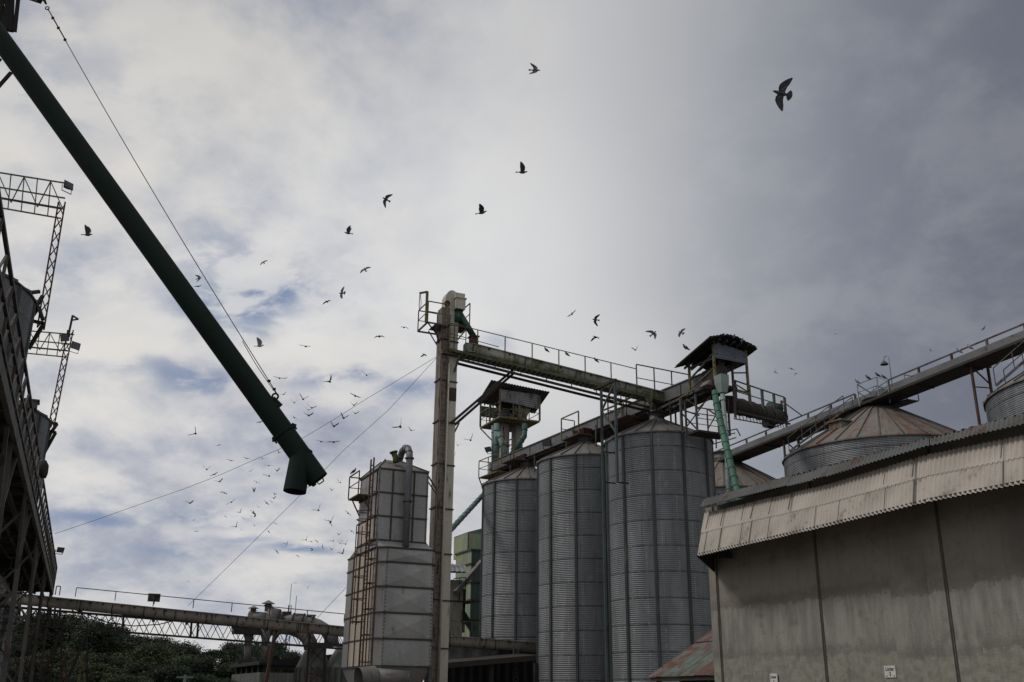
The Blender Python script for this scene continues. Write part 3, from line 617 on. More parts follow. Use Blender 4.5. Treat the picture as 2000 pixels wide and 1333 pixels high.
MB().hexa([ip[0] + UP * (bL[2] - .30), ip[1] + UP * (bL[2] - .30), ip[1] + D * .5 + UP * (bL[2] - .3), ip[0] + D * .5 + UP * (bL[2] - .3)], [ip[0] + UP * (bL[2] - .1), ip[1] + UP * (bL[2] - .1), ip[1] + D * .5 + UP * (bL[2] - .1), ip[0] + D * .5 + UP * (bL[2] - .1)]).build('landing', 'moss', tr)
railing(tr, ip[0] + UP * (bL[2] - .1), ip[1] + UP * (bL[2] - .1), 1.3, 2, .035, 'rusty')
for o_ in (0., .5):
    p0 = P(882 + o_ * 26, 826, TY - .3) + D * o_; p1 = P(1003 + o_ * 22, 722, TY + 1.2) + D * o_
    bar(tr, 'long_brace', p0, p1, .09, .12, 'dark')
bar(tr, 'long_brace', P(883, 830, TY), P(897, 826, TY), .08, .08, 'moss'); bar(tr, 'long_brace', P(880, 860, TY), P(897, 826, TY), .07, .07, 'moss')
bar(tr, 'knee_brace', P(898, 694, TY - .5), P(887, 727, TY - .2), .08, .08, 'moss'); bar(tr, 'knee_brace', P(900, 692, TY + .4), P(873, 738, TY + .2), .06, .06, 'cream')
# red inlet box and dark green spout from the elevator head
ib = P(925, 667, TY + .1); MB().obox(ib, te, .36, .36, ib[2] - .28, ib[2] + .22).obox(ib, te, .46, .46, ib[2] + .20, ib[2] + .25).build('inlet_box', 'rusty', tr)
MB().obox(tA - bd * .12, bd, .5, .45, tA[2] - .18, tA[2] + .28).build('end_box', 'trough', tr)
sp = thing('spout', 'dark green forked spout from the elevator head to the trough bridge', 'spout', P(925, 663, TY))
h0 = hc + te * .34 - D * .25 + UP * dz0
MB().tube(h0 + UP * .02, h0 - UP * .62, .20, .20, 18).build('drop_leg', 'dgreen', sp)
MB().tube(h0 - UP * .1 + te * .05, ib + UP * .24, .155, .155, 18).build('pipe', 'dgreen', sp)
MB().lathe(h0 + UP * 0, [(.24, -.04), (.24, .0)], 18).build('flange', 'flange', sp)
# inclined outlet at the right end of bridge into the conveyor below
oe = P(1267, 784, bR[1]); 
MB().hexa([P(x_, y_, bR[1] + z_) for x_, y_, z_ in ((1270, 795, -.3), (1274, 795, -.3), (1274, 793, .2), (1270, 793, .2))], [P(x_, y_, bR[1] + z_) for x_, y_, z_ in ((1250, 762, -.3), (1275, 767, -.3), (1275, 765, .3), (1250, 762, .3))]).build('outlet_hopper', 'moss', tr)
bar(tr, 'outlet_post', P(1273, 760, bR[1] - .4), P(1271, 800, bR[1] - .4), .09, .06, 'moss'); bar(tr, 'stay', P(1205, 790, bR[1] - .4), P(1262, 762, bR[1] - .3), .09, .09, 'moss'); bar(tr, 'stay', P(1218, 787, bR[1] - .4), P(1206, 812, bR[1] - .4), .06, .06, 'moss')
# blue-grey support frame (standing in front of the nearest tall silo)
fY = 46.6
fr_ = thing('steel_support_frame', 'blue grey cross braced steel frame holding up the trough bridge beside the front silo', 'frame', P(1190, 1330, fY) * V(1, 1, 0))
lgA = P(1174, 756, fY + .9); lgB = P(1201, 744, fY - .2)
for lg, nm in ((lgA, 0), (lgB, 1)):
    bar(fr_, 'leg', V(lg[0], lg[1], 0) if nm == 0 else V(lg[0], lg[1], 11.2), lg, .11, .11, 'bluesteel')
bar(fr_, 'cap_beam', P(1161, 761, fY + 1.2), P(1203, 742, fY - .3), .12, .12, 'dark')
for z0_, z1_ in ((0, 1), (1, 2)):
    def on(l, k): return V(l[0], l[1], l[2] - k)
bar(fr_, 'brace', on(lgB, .05), on(lgA, 1.25), .08); bar(fr_, 'brace', on(lgA, 1.25), on(lgB, 1.25 + .0), .07); bar(fr_, 'brace', on(lgA, 1.25), on(lgB, 2.6), .08); bar(fr_, 'brace', on(lgB, 2.75), on(lgA, 3.0), .06)
for z_ in (3.3, 4.8): bar(fr_, 'wall_bracket', on(lgA, z_), on(lgA, z_) + Ee * .7, .06, .06, 'dark')
bar(fr_, 'wall_bracket', V(lgB[0], lgB[1], 11.2), V(lgB[0], lgB[1], 11.2) + Ee * .6, .06, .06, 'dark')
# ------------------------------------------------------------------ head house over the leg cluster (left)
hY = 67.
hh = thing('head_house', 'small roofed machine platform with yellow railings and dark pitched sheet roof left of the silos', 'head house', P(995, 930, hY))
k0 = P(976, 812, hY); fzl = k0[2]; k0 = V(k0[0], k0[1], 0)
def hit(o_, d_, px, py=800):          # length along d_ from o_ to reach image column px
    best = min(np.linspace(0, 12, 1201), key=lambda s_: abs((lambda q: 1000 + F * q[0] / -q[2])(M.T @ (o_ + d_ * s_ - CAM)) - px)); return best
la = hit(k0 + UP * fzl, Ee, 1054); lb = hit(k0 + UP * fzl, D, 938)
zr = P(976, 768, hY)[2]; ztp = P(976, 764, hY)[2]; zc1 = P(977, 783, hY)[2]
fq = rect(k0, Ee, la, D, lb)
MB().hexa([v_ + UP * (fzl - .12) for v_ in fq], [v_ + UP * fzl for v_ in fq]).build('platform_floor', 'yellow', hh)
for v_ in (fq[0], fq[1], fq[2], fq[3], lerp(fq[0], fq[1], .48), lerp(fq[0], fq[3], .5)): bar(hh, 'post', v_ + UP * fzl, v_ + UP * (ztp + .15), .11, .11, 'yellow')
railing(hh, fq[0] + UP * fzl, fq[1] + UP * fzl, 1.05, 3, .05, 'yellow'); railing(hh, fq[0] + UP * fzl, fq[3] + UP * fzl, 1.05, 3, .05, 'yellow'); railing(hh, fq[1] + UP * fzl, fq[2] + UP * fzl, 1.05, 2, .05, 'yellow'); railing(hh, fq[3] + UP * fzl, fq[2] + UP * fzl, 1.05, 3, .05, 'yellow')
bz = zc1
MB().sheet(fq[0] - D * .05 + UP * bz, fq[0] - D * .05 + UP * (ztp + .12), fq[1] - D * .05 + UP * (ztp + .12), fq[1] - D * .05 + UP * (bz - .25), .17, .03).build('wall_cladding', 'sheet', hh)
MB().sheet(fq[3] + UP * (bz - .3), fq[3] + UP * (ztp - .2), fq[2] + UP * (ztp - .2), fq[2] + UP * (bz - .3), .17, .03).build('wall_cladding', 'dgreen', hh)
rA = P(951, 756, hY - .2); rp = fq[0] - D * .5 - Ee * .9 + UP * (ztp + .55)
rp2 = fq[1] - D * .5 + Ee * .55 + UP * (ztp + .30); dn = D * (lb * .72) - UP * 1.0
MB().sheet(rp, rp2, rp2 + dn, rp + dn, .22, .035).build('roof', 'roofsheet', hh)
for k in range(4): c = lerp(rp, rp2, (k + .5) / 4); bar(hh, 'rafter', c - UP * .08, c + dn - UP * .08, .06, .1, 'dark')
cc = lerp(fq[0], fq[2], .5)
for o_ in (-.45, .6):
    MB().obox(cc + Ee * o_, Ee, .55, .75, 0, fzl + 1.0).build('elevator_leg', 'tan', hh)
    m = MB(); m.obox(cc + Ee * o_, Ee, .95, .8, fzl + .9, fzl + 1.7); m.build('elevator_head', 'dark', hh)
    for z_ in np.arange(1.5, fzl, 2.4): MB().obox(cc + Ee * o_, Ee, .65, .85, z_, z_ + .06).build('leg_flange', 'flange', hh)
MB().tube(cc - Ee * 1.1 - D * .8 + UP * (fzl + .35), cc - Ee * .5 - D * .8 + UP * (fzl + .35), .3, .3, 14).build('drive_motor', 'steel', hh)
MB().hexa([fq[1] - Ee * 1.3 + D * .4 + UP * (fzl + .1), fq[1] - Ee * .9 + D * .4 + UP * (fzl + .1), fq[1] - Ee * .9 + D * 1. + UP * (fzl + .1), fq[1] - Ee * 1.3 + D * 1. + UP * (fzl + .1)], [fq[1] - Ee * 1.7 + D * .3 + UP * (fzl + 1.), fq[1] - Ee * .5 + D * .3 + UP * (fzl + 1.), fq[1] - Ee * .5 + D * 1.2 + UP * (fzl + 1.), fq[1] - Ee * 1.7 + D * 1.2 + UP * (fzl + 1.)]).build('dust_hood', 'trough', hh)
bar(hh, 'corner_strut', fq[3] + UP * (fzl - .1), P(962, 862, hY), .07, .07, 'steel')
def pipe_thing(name, label, pts, r, m, cat='pipe', fl=1.2, n=14, group=None, flr=1.14):
    o = thing(name, label, cat, pts[-1], group); MB().path(pts, r, n).build('pipe', m, o)
    for a, b in zip(pts[:-1], pts[1:]):
        a = V(*a); b = V(*b); L = np.linalg.norm(b - a); d = unit(b - a); k = int(L / fl)
        for i in range(k + 1): c = lerp(a, b, (i + .5) / (k + 1)); MB().tube(c - d * .018, c + d * .018, r * flr, None, n).build('flange', 'flange' if m != 'pipegrey' else 'dark', o)
    return o
G1 = 'teal spouts under the left head house'
pipe_thing('spout', 'pale teal vertical twin spout nearest the left side under the head house', [P(963, 832, hY - .4), P(963, 915, hY - .4)], .12, 'teal', 'spout', 1.4, group=G1)
pipe_thing('spout', 'pale teal spout with a wide pipe in front of the tan elevator legs', [P(970, 828, hY - 1.), P(969, 912, hY - 1.)], .19, 'teal', 'spout', 1.4, group=G1)
pipe_thing('spout', 'teal spout slanting down to the right across the tan elevator legs', [P(973, 845, hY - 1.4), P(985, 880, hY - 1.4), P(982, 906, hY - 1.4)], .18, 'teal', 'spout', 1.2, group=G1)
pipe_thing('spout', 'dark teal spout slanting down to the left from the right side of the head house', [P(1025, 829, hY - .6), P(1024, 852, hY - .8), P(1000, 888, hY - 1.4)], .2, 'dgreen', 'spout', 1.2, group=G1)
pipe_thing('spout', 'dark green drop spout below the end platform beside the farthest silo', [P(962, 905, hY), P(957, 960, hY)], .2, 'dgreen', 'spout', 1.2)
pipe_thing('spout', 'long teal spout slanting down left from the farthest tall silo to the elevator', [P(948, 962, 63.5), P(874, 1042, 53.5)], .15, 'teal', 'spout', 1.05, flr=1.1)
flood('', P(955, 877, hY - 1.6), (-.5, -.6, -.5), 'flat dark floodlight on the teal spouts under the left head house', .45)
flood('', P(1069, 865, 58.), (-.3, -.8, -.3), 'grey floodlight standing on the rear belt conveyor', .5)

# ------------------------------------------------------------------ head house over the silo row (right)
h2 = thing('head_house', 'tin clad roofed frame with a ragged black sheet roof above the conveyor junction', 'head house', P(1405, 800, 45.5))
k1 = P(1396, 745, 44.6); 
j0 = P(1394, 700, 44.6); zc_b = j0[2]; zc_t = P(1394, 666, 44.6)[2]; j0 = V(j0[0], j0[1], 0)
l2 = hit(j0 + UP * zc_b, Ee, 1458); m2_ = hit(j0 + UP * zc_b, D, 1346)
hq = rect(j0, Ee, l2, D, m2_)
A_, B_ = hq[0] - D * .04, hq[1] - D * .04
MB().sheet(A_ + UP * (zc_b + .02), A_ + UP * (zc_t - .02), B_ + UP * (zc_t - .30), B_ + UP * (zc_b + .0), .15, .025).build('wall_cladding', 'bluesheet', h2)
MB().sheet(hq[1] + Ee * .03 + UP * zc_b, hq[1] + Ee * .03 + UP * (zc_t - .1), hq[2] + Ee * .03 + UP * (zc_t - .1), hq[2] + Ee * .03 + UP * zc_b, .15, .025).build('wall_cladding', 'sheet', h2)
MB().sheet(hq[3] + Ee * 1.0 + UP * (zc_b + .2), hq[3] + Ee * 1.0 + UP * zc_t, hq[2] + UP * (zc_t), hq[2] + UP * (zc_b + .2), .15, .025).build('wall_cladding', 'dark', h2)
rj = MB(); ctrl = [(-.5, -.02), (.5, .26), (1.1, .24), (l2 + .35, -.16)]
prev = None
o1 = hq[0] - D * .45; dd = D * (m2_ + 1.0)
for (u0, z0_), (u1, z1_) in zip(ctrl[:-1], ctrl[1:]):
    a = o1 + Ee * u0 + UP * (zc_t + z0_ + .05); b = o1 + Ee * u1 + UP * (zc_t + z1_ + .05)
    rj.sheet(a, b, b + dd * .985 - UP * .55, a + dd - UP * .62, .2, .018, None, 4, True, .12, .7)
for (u0, z0_), (u1, z1_) in zip(ctrl[:-1], ctrl[1:]):
    a = o1 + Ee * u0 + UP * (zc_t + z0_ + .0); b = o1 + Ee * u1 + UP * (zc_t + z1_ + .0); q4 = [a, b, b + dd * .98 - UP * .55, a + dd * .99 - UP * .62]
    rj.hexa([v_ - UP * .06 for v_ in q4], [v_ - UP * .01 for v_ in q4])
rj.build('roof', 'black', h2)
for k in range(5): c = o1 + Ee * (.1 + k * (l2 / 4.6)); bar(h2, 'rafter', c + UP * (zc_t - .05), c + dd + UP * (zc_t - .62), .07, .1, 'dark')
zb2 = P(1399, 745, 44.6)[2]
for v_, zb_ in ((hq[0], zb2 - .2), (hq[1], P(1457, 759, 44.6)[2] - .05), (hq[2] - D * .1, zb2 - .6), (hq[3], P(1350, 768, 47.)[2])):
    bar(h2, 'post', v_ + UP * zb_, v_ + UP * (zc_t - .2), .10, .10, 'yellow')
hp_ = P(1430, 722, 45.6); bar(h2, 'post', V(hp_[0], hp_[1], hp_[2] - 2.4), V(hp_[0], hp_[1], zc_b + .3), .09, .09, 'steel')
bar(h2, 'frame_beam', hq[1] + UP * (P(1457, 759, 44.6)[2]), V(hp_[0], hp_[1], P(1432, 760, 45.6)[2]), .08, .08, 'yellow')
bar(h2, 'frame_beam', hq[1] + UP * (zc_b - .45), V(hp_[0], hp_[1], zc_b - .4), .06, .06, 'yellow')
bar(h2, 'frame_brace', hq[1] + UP * (P(1457, 759, 44.6)[2] + .05), V(hp_[0], hp_[1], zc_b - .9), .06, .06, 'yellow')
bar(h2, 'frame_beam', V(hp_[0], hp_[1], zc_b - 1.1), hq[0] + UP * (zc_b - 1.35), .06, .06, 'steel')
zA, zB = zc_b - .05, zc_b - .3
bar(h2, 'frame_beam', hq[3] + UP * (zc_b + .1), hq[0] + UP * (zc_b - .0), .08, .08, 'dark'); bar(h2, 'frame_beam', hq[3] + UP * (zc_b - .5), hq[0] + UP * (zc_b + .25), .07, .07, 'steel')
bar(h2, 'frame_brace', hq[3] + UP * (zc_b - 1.), hq[0] + UP * (zc_b - .45), .05, .05, 'yellow'); bar(h2, 'frame_brace', hq[3] + UP * (zc_b - 1.2) - Ee * .1, P(1329, 777, 47.3), .08, .08, 'yellow')
MB().hexa([P(1402, 703, 45.2), P(1416, 706, 45.2), P(1416, 706, 46.2), P(1402, 703, 46.2)], [P(1402, 745, 45.2), P(1410, 745, 45.2), P(1410, 745, 46.2), P(1402, 745, 46.2)]).build('inner_chute', 'rusty', h2)
MB().obox(P(1396, 735, 45.6), Ee, .6, 1.2, P(1396, 745, 45.6)[2], P(1396, 722, 45.6)[2]).build('drive_housing', 'dark', h2)
# canvas-like dusty head cover
m = MB(); cH = P(1390, 752, 45.0)
m.hexa([cH + Ee * a_ + D * b_ - UP * .12 for a_, b_ in ((-.5, -.3), (.1, -.3), (.1, .3), (-.5, .3))], [cH + Ee * a_ + D * b_ + UP * .14 for a_, b_ in ((-.3, -.25), (.1, -.3), (.1, .3), (-.3, .3))]); m.build('dust_cover', 'brown', h2)
# lower landing frames below the head house
lz = P(1380, 835, 46)[2]; la0 = P(1362, 842, 46.4)
lpq = rect(V(la0[0], la0[1], 0), Ee, 1.9, D, .9)
MB().hexa([v_ + UP * (lz - .1) for v_ in lpq], [v_ + UP * lz for v_ in lpq]).build('landing_floor', 'dark', h2)
railing(h2, lpq[0] + UP * lz, lpq[1] + UP * lz, 1.1, 3, .045, 'yellow'); railing(h2, lpq[3] + UP * lz, lpq[2] + UP * lz, 1.1, 3, .04, 'yellow')
for v_ in (lpq[0], lpq[3], lpq[1]): bar(h2, 'leg', v_ + UP * (lz - .1), v_ + UP * (zb2 - .1), .08, .08, 'steel')
bl_ = P(1329, 779, 46.5); bar(h2, 'leg', V(bl_[0], bl_[1], 13.8), bl_, .11, .11, 'steel'); br_ = V(lpq[0][0], lpq[0][1], lz)
for s0_, s1_ in (((1330, 806), (1364, 842)), ((1332, 846), (1374, 790)), ((1330, 800), (1366, 812)), ((1340, 780), (1368, 800)), ((1388, 775), (1362, 800)), ((1383, 800), (1400, 812)), ((1384, 836), (1400, 808))): bar(h2, 'brace', P(*s0_, 46.4), P(*s1_, 46.4), .06, .06, 'yellow' if s0_[0] > 1335 else 'steel')
# walkway side girders of conveyor end
for o_ in (0, .5, 1.): bar(h2, 'girder', P(1285, 800, 48.8) + ES * o_, P(1392, 748, 45.4) + ES * o_, .08, .12, 'steel')
for k in range(9): c = lerp(P(1285, 802, 48.8), P(1392, 750, 45.4), k / 8.); bar(h2, 'girder_rung', c, c + ES * 1., .05, .05, 'steel')
# spouts
pipe_thing('spout', 'bright green ringed spout slanting down in front of the wide silo', [P(1396, 765, 44.5), P(1401, 800, 44.), P(1440, 962, 40.), P(1447, 990, 39.3)], .15, 'green', 'spout', .62, 16, flr=1.12)
ps = pipe_thing('spout', 'pale mint spout with a square hopper top beside the green one', [P(1411, 768, 44.3), P(1413, 800, 44.), P(1419, 860, 42.5), P(1424, 980, 40.6)], .11, 'pale', 'spout', 1.5, 14, flr=1.12)
hpz = P(1411, 768, 44.3); m = MB()
m.hexa([hpz + Ee * x_ * .16 + D * y_ * .16 for x_, y_ in ((-1, -1), (1, -1), (1, 1), (-1, 1))], [hpz + UP * .45 + Ee * x_ * .22 + D * y_ * .25 for x_, y_ in ((-1, -1), (1, -1), (1, 1), (-1, 1))])
m.hexa([hpz + UP * .45 + Ee * x_ * .22 + D * y_ * .25 for x_, y_ in ((-1, -1), (1, -1), (1, 1), (-1, 1))], [hpz + UP * .85 + Ee * x_ * .23 + D * y_ * .26 for x_, y_ in ((-1, -1), (1, -1), (1, 1), (-1, 1))]); m.build('hopper', 'pale', ps)
# transfer conveyor to the right
x0 = P(1420, 789, 47.5); x1 = PV(1528, 818, cp2(5) - NS * .3, cp2(8) - NS * .3); x1 = P(1526, 816, 58.)
tc_ = thing('transfer_conveyor', 'short dark round transfer conveyor with a railing between the two belt conveyors', 'conveyor', lerp(x0, x1, .5) - UP * .5)
MB().tube(x0, x1, .42, .42, 18).build('casing', 'dark', tc_)
dx_ = unit(x1 - x0); nx_ = V(dx_[1], -dx_[0], 0); nx_ = unit(nx_); 
for k in range(6): c = lerp(x0, x1, (k + .3) / 6); MB().tube(c, c + dx_ * .08, .46, .46, 18).build('casing_flange', 'flange', tc_)
railing(tc_, x0 + UP * .0 + nx_ * .45, x1 + nx_ * .45 - dx_ * .8 + UP * .0, 1.15, 4, .06, 'steel', True, pw=.12)
bar(tc_, 'deck_beam', x0 + nx_ * .45 - UP * .45, x1 + nx_ * .45 - UP * .45, .12, .1, 'dark')
for k in range(16): c = lerp(x0, x1, (k + .2) / 17) - UP * .45; bar(tc_, 'truss_web', c + nx_ * .3, c + dx_ * .35 + nx_ * .3 - UP * (.35 if k % 2 else .3), .03, .03)
bar(tc_, 'deck_beam', x0 + nx_ * .3 - UP * .8, lerp(x0, x1, .8) + nx_ * .3 - UP * .72, .05, .05, 'steel')
mo = P(1513, 797, 57.); MB().tube(mo - Ee * .45, mo + Ee * .35, .3, .3, 14).tube(mo + Ee * .35, mo + Ee * .5, .2, .2, 12).build('drive_motor', 'dgreen', tc_)
MB().tube(P(1500, 825, 57.5) - Ee * .2, P(1500, 825, 57.5) + Ee * .3, .36, .36, 14).build('pulley_guard', 'black', tc_)
MB().hexa([P(1505, 834, 58.6), P(1528, 826, 58.6), P(1528, 826, 59.4), P(1505, 834, 59.4)], [P(1503, 815, 58.6), P(1530, 815, 58.6), P(1530, 815, 59.4), P(1503, 815, 59.4)]).build('outlet_chute', 'steel', tc_)
pr = P(1526, 783, 58.); bar(tc_, 'tie_rod', pr, P(1566, 812, 58.6), .05, .05); bar(tc_, 'end_post', pr, P(1528, 815, 58.), .1, .1)
MB().path([P(1527, 814, 58.), P(1535, 812, 58.), P(1538, 820, 58.)], .05, 8).build('end_pipe', 'steel', tc_)
# access basket under junction and frames on silo A roof
ab = thing('access_stair_frame', 'thin railed access frame on the silo roof left of the green spout', 'platform', P(1400, 870, 52))
fa = [P(1385, 853, 50), P(1420, 838, 50), P(1425, 868, 50), P(1385, 878, 50)]
for a_, b_ in (((1386, 851), (1439, 838)), ((1389, 858), (1436, 846)), ((1392, 868), (1438, 855)), ((1398, 845), (1399, 876)), ((1386, 851), (1388, 872)), ((1439, 838), (1446, 852))): bar(ab, 'rail', P(*a_, 50.5), P(*b_, 50.5), .05, .05, 'steel')

# ------------------------------------------------------------------ grain dryer
dc = P(742, 915, 42.); dzt = dc[2]; dc = V(dc[0], dc[1], 0)
dr = thing('grain_dryer', 'tall grey sheet metal grain dryer with cream side panels in front of the elevator', 'grain dryer', dc)
dw = hit(dc + UP * dzt, Ee, 836); dl = hit(dc + UP * dzt, D, 705)
def zat(px, py, pt):                 # height seen at a row, above plan point pt
    q = P(px, py, pt[1]); return q[2]
zl = [zat(742, y_, dc) for y_ in (1054, 1007, 961, 915)]
uq = rect(dc, Ee, dw, D, dl)
MB().hexa([v_ + UP * (zl[0] - .3) for v_ in uq], [v_ + UP * zl[3] for v_ in uq]).build('upper_casing', 'panel', dr)
for z_ in zl:
    MB().hexa([v_ + UP * (z_ - .03) for v_ in rect(dc - Ee * .04 - D * .04, Ee, dw + .08, D, dl + .08)], [v_ + UP * (z_ + .03) for v_ in rect(dc - Ee * .04 - D * .04, Ee, dw + .08, D, dl + .08)]).build('casing_flange', 'flange', dr)
for f_ in (.28, .72): c = dc + Ee * dw * f_ - D * .02; bar(dr, 'casing_rib', c + UP * zl[0], c + UP * zl[3], .05, .06, 'flange')
for f_ in (0., 1.): c = dc + Ee * dw * f_ - D * .02; bar(dr, 'corner_angle', c + UP * zl[0], c + UP * zl[3], .05, .05, 'duct')
c = dc + D * .25 - Ee * .02; bar(dr, 'casing_rib', c + UP * zl[0], c + UP * zl[3], .06, .04, 'flange')
apx = dc + Ee * dw * .42 + D * dl * .5; ro_ = MB(); rr_ = rect(dc - Ee * .05 - D * .05, Ee, dw + .1, D, dl + .1); rz = zl[3] + .035
t4 = [apx + Ee * a_ * .35 + D * b_ * .3 + UP * (rz + .62) for a_, b_ in ((-1, -1), (1, -1), (1, 1), (-1, 1))]
ro_.hexa([v_ + UP * rz for v_ in rr_], t4); ro_.build('roof', 'duct', dr)
for i in range(4): bar(dr, 'roof_hip', rr_[i] + UP * (rz + .02), t4[i] + UP * .02, .04, .04, 'flange')
# lower casing: chamfered plan
def lp(u_, v_): return dc + Ee * u_ + D * v_
LU = .34
lw = hit(lp(LU, -.45) + UP * 6, Ee, 846)
ll = hit(lp(.08, -.22) + UP * 5, D, 674)
ch = .18
plan = [lp(LU, -.45), lp(LU + lw, -.45), lp(LU + lw + ch, 0), lp(LU + lw + ch, ll - ch), lp(LU + lw, ll), lp(LU, ll), lp(.08, ll - ch), lp(.08, -.22)]
lv = [zat(751, y_, plan[0]) for y_ in (1301, 1247, 1196, 1145, 1097, 1068.6)]
m = MB(); n_ = 8
m.add([v_ + UP * lv[0] for v_ in plan] + [v_ + UP * lv[-1] for v_ in plan], [(i, (i + 1) % 8, (i + 1) % 8 + 8, i + 8) for i in range(8)] + [tuple(range(8))[::-1]])
m.build('lower_casing', 'panel', dr)
upp = [lp(0, 0), lp(dw, 0), lp(dw + .0, 0.02), lp(dw, dl - .02), lp(dw, dl), lp(0.02, dl), lp(0, dl - .02), lp(0, .02)]
m = MB(); m.add([v_ + UP * lv[-1] for v_ in plan] + [v_ + UP * (zl[0] - .02) for v_ in upp], [(i, (i + 1) % 8, (i + 1) % 8 + 8, i + 8) for i in range(8)]); m.build('shoulder', 'panel', dr)
cen = sum(plan) / 8
for z_ in lv:
    o8 = [cen + (v_ - cen) * 1.022 for v_ in plan]
    MB().add([v_ + UP * (z_ - .03) for v_ in o8] + [v_ + UP * (z_ + .03) for v_ in o8], [(i, (i + 1) % 8, (i + 1) % 8 + 8, i + 8) for i in range(8)] + [tuple(range(8))[::-1], tuple(range(8, 16))]).build('casing_flange', 'flange', dr)
for i in range(5):                     # cross broken panels on the wide face
    za, zb = lv[i] + .04, lv[i + 1] - .04; a = plan[0] - D * .006 + Ee * .04; b = plan[1] - D * .006 - Ee * .04; mid = (a + b) / 2 - D * (.07 if i != 0 else .02) + UP * (za + zb) / 2
    MB().add([a + UP * za, b + UP * za, b + UP * zb, a + UP * zb, mid], [(0, 1, 4), (1, 2, 4), (2, 3, 4), (3, 0, 4)]).build('cross_broken_panel', 'panel', dr)
m = MB()
for i in range(5):
    for k in range(7): z_ = lerp([lv[i]], [lv[i + 1]], (k + .5) / 7)[0]; m.obox(plan[0] + Ee * .06 - D * .015, Ee, .035, .03, z_ - .02, z_ + .02); m.obox(plan[1] - Ee * .05 - D * .015, Ee, .035, .03, z_ - .02, z_ + .02)
m.build('bolts', 'flange', dr)
# cream panels on the long side
s0 = plan[7]; LL = ll - ch
for i in range(6):
    za = lv[i] + .04 if i < 5 else lv[5] + .03; zb = (lv[i + 1] - .04) if i < 5 else lv[5]
    if i == 5: continue
    for k in range(4):
        a = s0 + D * (.06 + k * LL * .80 / 4) - Ee * .012; b = s0 + D * (.02 + (k + 1) * LL * .80 / 4) - Ee * .012
        MB().hexa([a + UP * za, b + UP * za, b + UP * za + Ee * .008, a + UP * za + Ee * .008], [a + UP * zb, b + UP * zb, b + UP * zb + Ee * .008, a + UP * zb + Ee * .008]).build('side_panel', 'creampanel', dr)
for k in range(1, 6):
    c = s0 + D * (.03 + k * LL * .80 / 4 if k < 5 else .03) - Ee * .04; bar(dr, 'batten', c + UP * lv[0], c + UP * lv[5], .035, .03, 'rusty')
# upper side cream door panel with faded mark
pa_ = dc + D * .35 - Ee * .015; pb_ = dc + D * (dl * .86) - Ee * .015
zu0, zu1 = zl[0] + .06, zl[1] - .04
pn = MB().hexa([pa_ + UP * zu0, pb_ + UP * zu0, pb_ + UP * zu0 + Ee * .01, pa_ + UP * zu0 + Ee * .01], [pa_ + UP * zu1, pb_ + UP * zu1, pb_ + UP * zu1 + Ee * .01, pa_ + UP * zu1 + Ee * .01]).build('side_panel', 'creampanel', dr, label='cream panel with a faded square mark and handwriting')
def text(par, s_, o_, ux, uy, size, m, nrm, name='lettering'):
    cu = bpy.data.curves.new(name, 'FONT'); cu.body = s_; cu.size = size; cu.align_x = 'CENTER'; cu.align_y = 'CENTER'; cu.extrude = .002
    tmp = bpy.data.objects.new('lettering_source', cu); C.objects.link(tmp); bpy.context.view_layer.update()
    me = bpy.data.meshes.new_from_object(tmp.evaluated_get(bpy.context.evaluated_depsgraph_get())); bpy.data.objects.remove(tmp)
    n_ = np.cross(ux, uy); mt = Matrix([[ux[0], uy[0], n_[0], 0], [ux[1], uy[1], n_[1], 0], [ux[2], uy[2], n_[2], 0], [0, 0, 0, 1]])
    me.transform(mt); me.transform(Matrix.Translation(Vector(np.array(o_) + nrm * .006 - off(par)))); me.materials.clear(); me.materials.append(MT[m])
    o = bpy.data.objects.new(name, me); C.objects.link(o); o.parent = par; OFF[o] = off(par); return o
pc = lerp(pa_, pb_, .5)
text(pn, 'Super', pc + UP * (zu0 + .28) - D * .1, -D, UP, .26, 'brown', -Ee)
for dz_ in (.72, .95): 
    for a_, b_ in (((-.16, 0), (.16, 0)), ((-.16, .18), (.16, .18)), ((-.16, 0), (-.16, .18)), ((.16, 0), (.16, .18))):
        bar(pn, 'mark', pc - Ee * .012 + D * a_[0] + UP * (zu0 + dz_ - .15 + a_[1]), pc - Ee * .012 + D * b_[0] + UP * (zu0 + dz_ - .15 + b_[1]), .025, .01, 'brown')
# access platform, ladders and cage
ppz = zat(700, 972, dc + D * dl * .7)
pq0 = dc + D * (dl * .42) - Ee * .55; pr_ = rect(pq0, Ee, .55, D, dl * .55)
MB().hexa([v_ + UP * (ppz - .06) for v_ in pr_], [v_ + UP * ppz for v_ in pr_]).build('platform_floor', 'moss', dr)
railing(dr, pr_[0] + UP * ppz, pr_[3] + UP * ppz, 1.0, 1, .045, 'rusty'); railing(dr, pr_[3] + UP * ppz, pr_[2] + UP * ppz, 1.0, 1, .045, 'rusty')
bar(dr, 'platform_bracket', pr_[0] + UP * (ppz - .05) + Ee * .2, dc + D * dl * .42 + UP * (ppz - .7), .05, .05, 'rusty')
bar(dr, 'platform_bracket', pr_[3] + UP * (ppz - .05) + Ee * .2, pr_[2] + UP * (ppz - .7), .05, .05, 'rusty')
la_ = dc - Ee * .27 + D * .04; lb_ = dc - Ee * .27 + D * .46; zt_ = zl[3] + .45
m = MB()
for v_ in (la_, lb_): m.bar(v_ + UP * lv[0], v_ + UP * zt_, .06, .06)
for k in range(int((zt_ - lv[0]) / .32)): m.bar(la_ + UP * (lv[0] + .32 * k + .2), lb_ + UP * (lv[0] + .32 * k + .2), .03)
m.build('ladder', 'rusty', dr)
cg = [(-.0 - .0, 0)]; cc_ = (la_ + lb_) / 2 - Ee * .0
def cage(a): return cc_ - Ee * ( .52 * math.sin(a)) + D * (.36 * math.cos(a))
